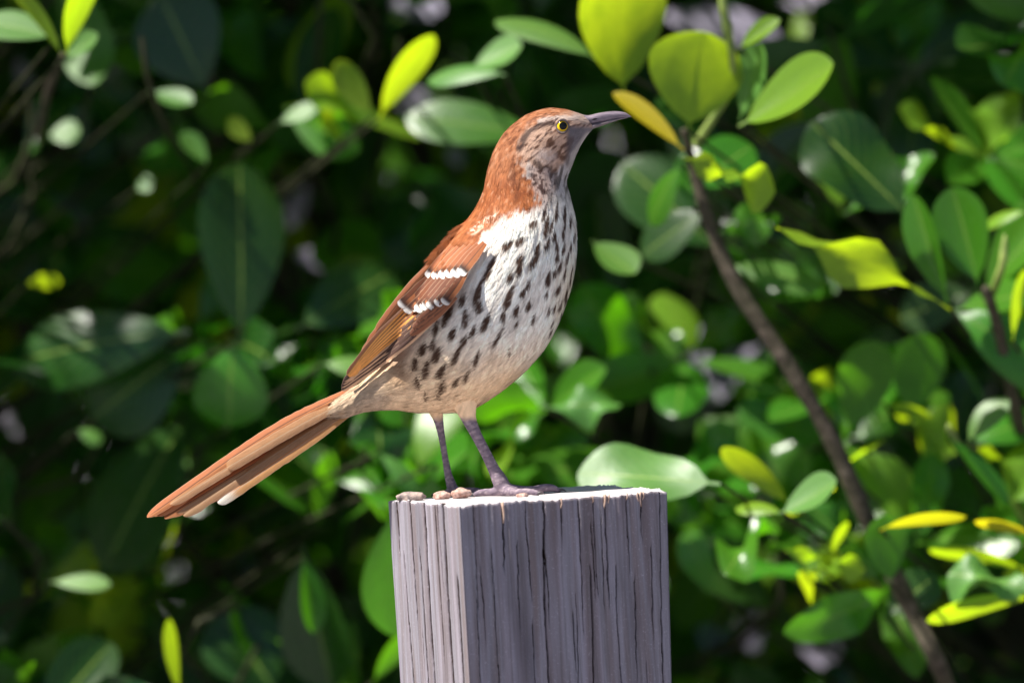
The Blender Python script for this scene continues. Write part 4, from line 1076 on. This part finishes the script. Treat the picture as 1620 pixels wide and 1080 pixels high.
for (px_, py_, d_, yg, lit) in WH:
    c0 = UN(px_, py_, d_ + .02); ax = np.array([-.15, -.45, .75]) + gw.normal(0, .25, 3); ax /= np.linalg.norm(ax)
    t1 = np.cross(ax, [0.3, 0.2, 0.9]); t1 /= np.linalg.norm(t1); t2 = np.cross(ax, t1); k = int(gw.integers(5, 8)); ph0 = gw.uniform(0, 6.28)
    for i in range(k):
        ph = ph0 + i * 2 * np.pi / k + gw.normal(0, .2); el = gw.uniform(-.1, .7)
        y = (t1 * np.cos(ph) + t2 * np.sin(ph)) * np.cos(el) + ax * np.sin(el); y /= np.linalg.norm(y)
        z = ax - y * ax.dot(y); z /= np.linalg.norm(z); rl = gw.normal(0, .4); z = z * np.cos(rl) + np.cross(y, z) * np.sin(rl)
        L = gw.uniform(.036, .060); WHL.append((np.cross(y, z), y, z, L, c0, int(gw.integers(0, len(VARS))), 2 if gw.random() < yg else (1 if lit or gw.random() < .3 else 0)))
        if lit and gw.random() < .75: LIT.append((c0 + y * L * .6, .014))
LITP = np.array([p for p, r in LIT]); LITR = np.array([r for p, r in LIT])

# -- whorls filling the shrub
def make_whorls(n, xr, yr, zr, seed, outward=(0, -0.5, 0.6), nl=(5, 8), ls=(0.045, 0.075)):
    g = np.random.default_rng(seed); out = []; cs = []
    for _ in range(n):
        c = np.array([g.uniform(*xr), g.uniform(*yr), g.uniform(*zr)])
        a = np.array(outward) + g.normal(0, 0.55, 3); a /= np.linalg.norm(a)
        t1 = np.cross(a, [0.3, 0.2, 0.9]); t1 /= np.linalg.norm(t1); t2 = np.cross(a, t1)
        k = g.integers(nl[0], nl[1] + 1); ph0 = g.uniform(0, 6.28); young = g.random() < 0.30
        for i in range(k):
            ph = ph0 + i * 2 * np.pi / k + g.normal(0, .18); el = g.uniform(0.05, 0.75)
            y = (t1 * np.cos(ph) + t2 * np.sin(ph)) * np.cos(el) + a * np.sin(el); y /= np.linalg.norm(y)
            z = a - y * a.dot(y); z /= np.linalg.norm(z)
            rl = g.normal(0, .3); z = z * np.cos(rl) + np.cross(y, z) * np.sin(rl)
            x = np.cross(y, z); L = g.uniform(*ls)
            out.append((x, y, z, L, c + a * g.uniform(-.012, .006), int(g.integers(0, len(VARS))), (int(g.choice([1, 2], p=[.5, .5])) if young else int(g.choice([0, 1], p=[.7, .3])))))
        cs.append((c, a))
    return out, cs
HS = [UN((h[0] + h[2]) / 2, (h[1] + h[3]) / 2, h[7]) for h in H]
def ok_leaf(x, y, z, L, b):
    m = b + y * L * .55
    rel = m[None] - LITP
    t = rel @ SUN
    dist = np.linalg.norm(rel - t[:, None] * SUN[None], axis=1)
    if ((t > 0.03) & (dist < LITR + 0.014)).any(): return False
    return True
hero_px = [((h[0] + h[2]) / 2, (h[1] + h[3]) / 2, math.hypot(h[2] - h[0], h[3] - h[1]) / 2, h[7]) for h in H]
HPX = np.array(hero_px)
def project(p):
    r = p - C_; d = r @ F_; k = d / DIST * S
    return 810 + (r @ R_) / k, 540 - (r @ U_) / k, d - DIST
def blocks_hero(y, L, b):
    m = b + y * L * .55
    px, py, d = project(m)
    return bool(((np.hypot(HPX[:, 0] - px, HPX[:, 1] - py) < HPX[:, 2] * .75 + 55) & (HPX[:, 3] > d - .01)).any())

inframe, icores = make_whorls(400, (-.38, .38), (.58, 1.55), (.88, 1.52), 21)
front, fcores = make_whorls(90, (-.36, .36), (.38, .60), (.90, 1.50), 22)
canopy, ccores = make_whorls(1150, (-1.25, .65), (.26, 1.5), (1.45, 2.10), 23, (0, -.1, .9))
left, lcores = make_whorls(450, (-1.25, -.38), (.14, 1.5), (.75, 1.55), 24, (-.5, -.4, .6))
rest, rcores = make_whorls(330, (-1.2, 1.3), (.35, 1.35), (.12, .92), 25)
right, r2cores = make_whorls(200, (.36, 1.3), (.35, 1.35), (.85, 1.9), 26, (.4, -.4, .6))
back, bcores = make_whorls(420, (-.65, .65), (1.50, 1.8), (.72, 1.70), 27, ls=(.075, .11))

front = [(*q[:6], min(q[6], 1)) for q in front]
objs = []; stuff = []
for (x, y, z, L, b, var, mi) in front + inframe:
    if not ok_leaf(x, y, z, L, b) or blocks_hero(y, L, b): continue
    px, py, d = project(b + y * L * .5)
    vis = -60 < px < 1680 and -60 < py < 1140
    objs.append((d if vis else 99, (x, y, z, L, b, var, mi)))
BRL = [(1125, 360), (1170, 460), (1250, 582), (1318, 700), (1376, 830), (1440, 960), (1500, 1090)]
for q in WHL:
    mx_, my_, md_ = project(q[4] + q[1] * q[3] * .6)
    if line_d(np.array([mx_]), np.array([my_]), BRL)[0] < 55: q = (*q[:4], q[4] + F_ * .06, *q[5:])
    if ok_leaf(*q[:5]):
        add_leaf(q[0], q[1], q[2], q[3], q[4], q[5], q[6], shrub, 0.45); leaf_count += 1
objs.sort(key=lambda q: q[0])
for d, (x, y, z, L, b, var, mi) in objs[:300 - leaf_count]:
    add_leaf(x, y, z, L, b, var, mi, shrub, 0.45)
stuff = [q[1] for q in objs[300 - leaf_count:]]
lo = [q for q in canopy + left + right + rest + back if ok_leaf(*q[:5])]
def stuff_mesh(name, leaves, tpls):
    for mi in range(3):
        Vs, Fs, Us = [], [], []; off = 0
        for (x, y, z, L, b, var, m_) in leaves:
            if m_ != mi: continue
            v, f, uv = tpls[var]
            Vs.append((v @ np.stack([x, y, z])) * L + (b - SHM)); Fs.append(f + off); Us.append(uv); off += len(v)
        if Vs:
            yield mi, np.concatenate(Vs), np.concatenate(Fs), np.concatenate(Us)
def link_stuff(name, leaves, tpls):
    V_, F_l, U_l, M_l = [], [], [], []; off = 0
    for mi, v, f, u in stuff_mesh(name, leaves, tpls):
        V_.append(v); F_l.append(f + off); U_l.append(u); M_l.append(np.full(len(f), mi)); off += len(v)
    me = mesh_np(name, np.concatenate(V_), np.concatenate(F_l), uv=np.concatenate(U_l))
    for m in LEAF_MATS[:3]: me.materials.append(m)
    me.polygons.foreach_set('material_index', np.concatenate(M_l).astype(np.int32))
    link(name, me, shrub, None, 'stuff')
link_stuff('inner_foliage', stuff, [leaf_template(width=.48, **k) for k in VARS])
link_stuff('outer_foliage', lo, TPL_LO)

# -- trunks and twigs carrying the whorls
trunks = []
g = np.random.default_rng(31)
for k in range(26):
    x = -1.15 + k * .094 + g.uniform(-.03, .03); y = 1.0 + g.uniform(-.2, .35)
    rows = [[x * .55 + .05, .8 + (y - .8) * .3, -.03], [x * .7, .8 + (y - .8) * .6, .45], [x * .9 + g.uniform(-.04, .04), y, .95], [x + g.uniform(-.06, .06), y + g.uniform(-.1, .1), 1.4], [x * 1.05, y + g.uniform(-.1, .1), 1.85]]
    P = catmull(np.array(rows), 30); r = np.linspace(.011, .003, 30)
    v, f = tube(P - SHM, r, 8)
    link('stem', mesh_np('stem', *join([(v, f)])), shrub, BARK); trunks.append(P)
TP = np.concatenate(trunks)
tw = []
for (c, a) in icores + fcores + ccores + lcores + rcores + r2cores + bcores:
    if ((np.linalg.norm((c - LITP) - ((c - LITP) @ SUN)[:, None] * SUN, axis=1) < .015) & (((c - LITP) @ SUN) > 0)).any(): continue
    cand = TP[TP[:, 2] < c[2] - .10] if c[2] > .4 else TP
    j = np.linalg.norm((cand - c) * [1, .7, 1], axis=1).argmin(); e = cand[j]
    P = catmull(np.array([c, c - a * .03 + [0, .02, -.02], c * .35 + e * .65 + [0, .03, -.02], e]), 7)
    tw.append(tube(P - SHM, np.linspace(.0011, .002, 7), 4, cap=False))
for (bx, by, tx, ty, wr, roll, tilt, d, var, mi, lit) in H:
    b = UN(bx, by, d); cand = TP[TP[:, 2] < b[2] - .12]; e = cand[np.linalg.norm(cand - b, axis=1).argmin()]
    P = catmull(np.array([b, b * .8 + e * .2 + [0, .05, -.01], b * .4 + e * .6 + [0, .06, -.03], e]), 8)
    tw.append(tube(P - SHM, np.linspace(.0008, .0016, 8), 5, cap=False))
v, f = join(tw)
link('twigs', mesh_np('twigs', v, f), shrub, TWIG, 'stuff')
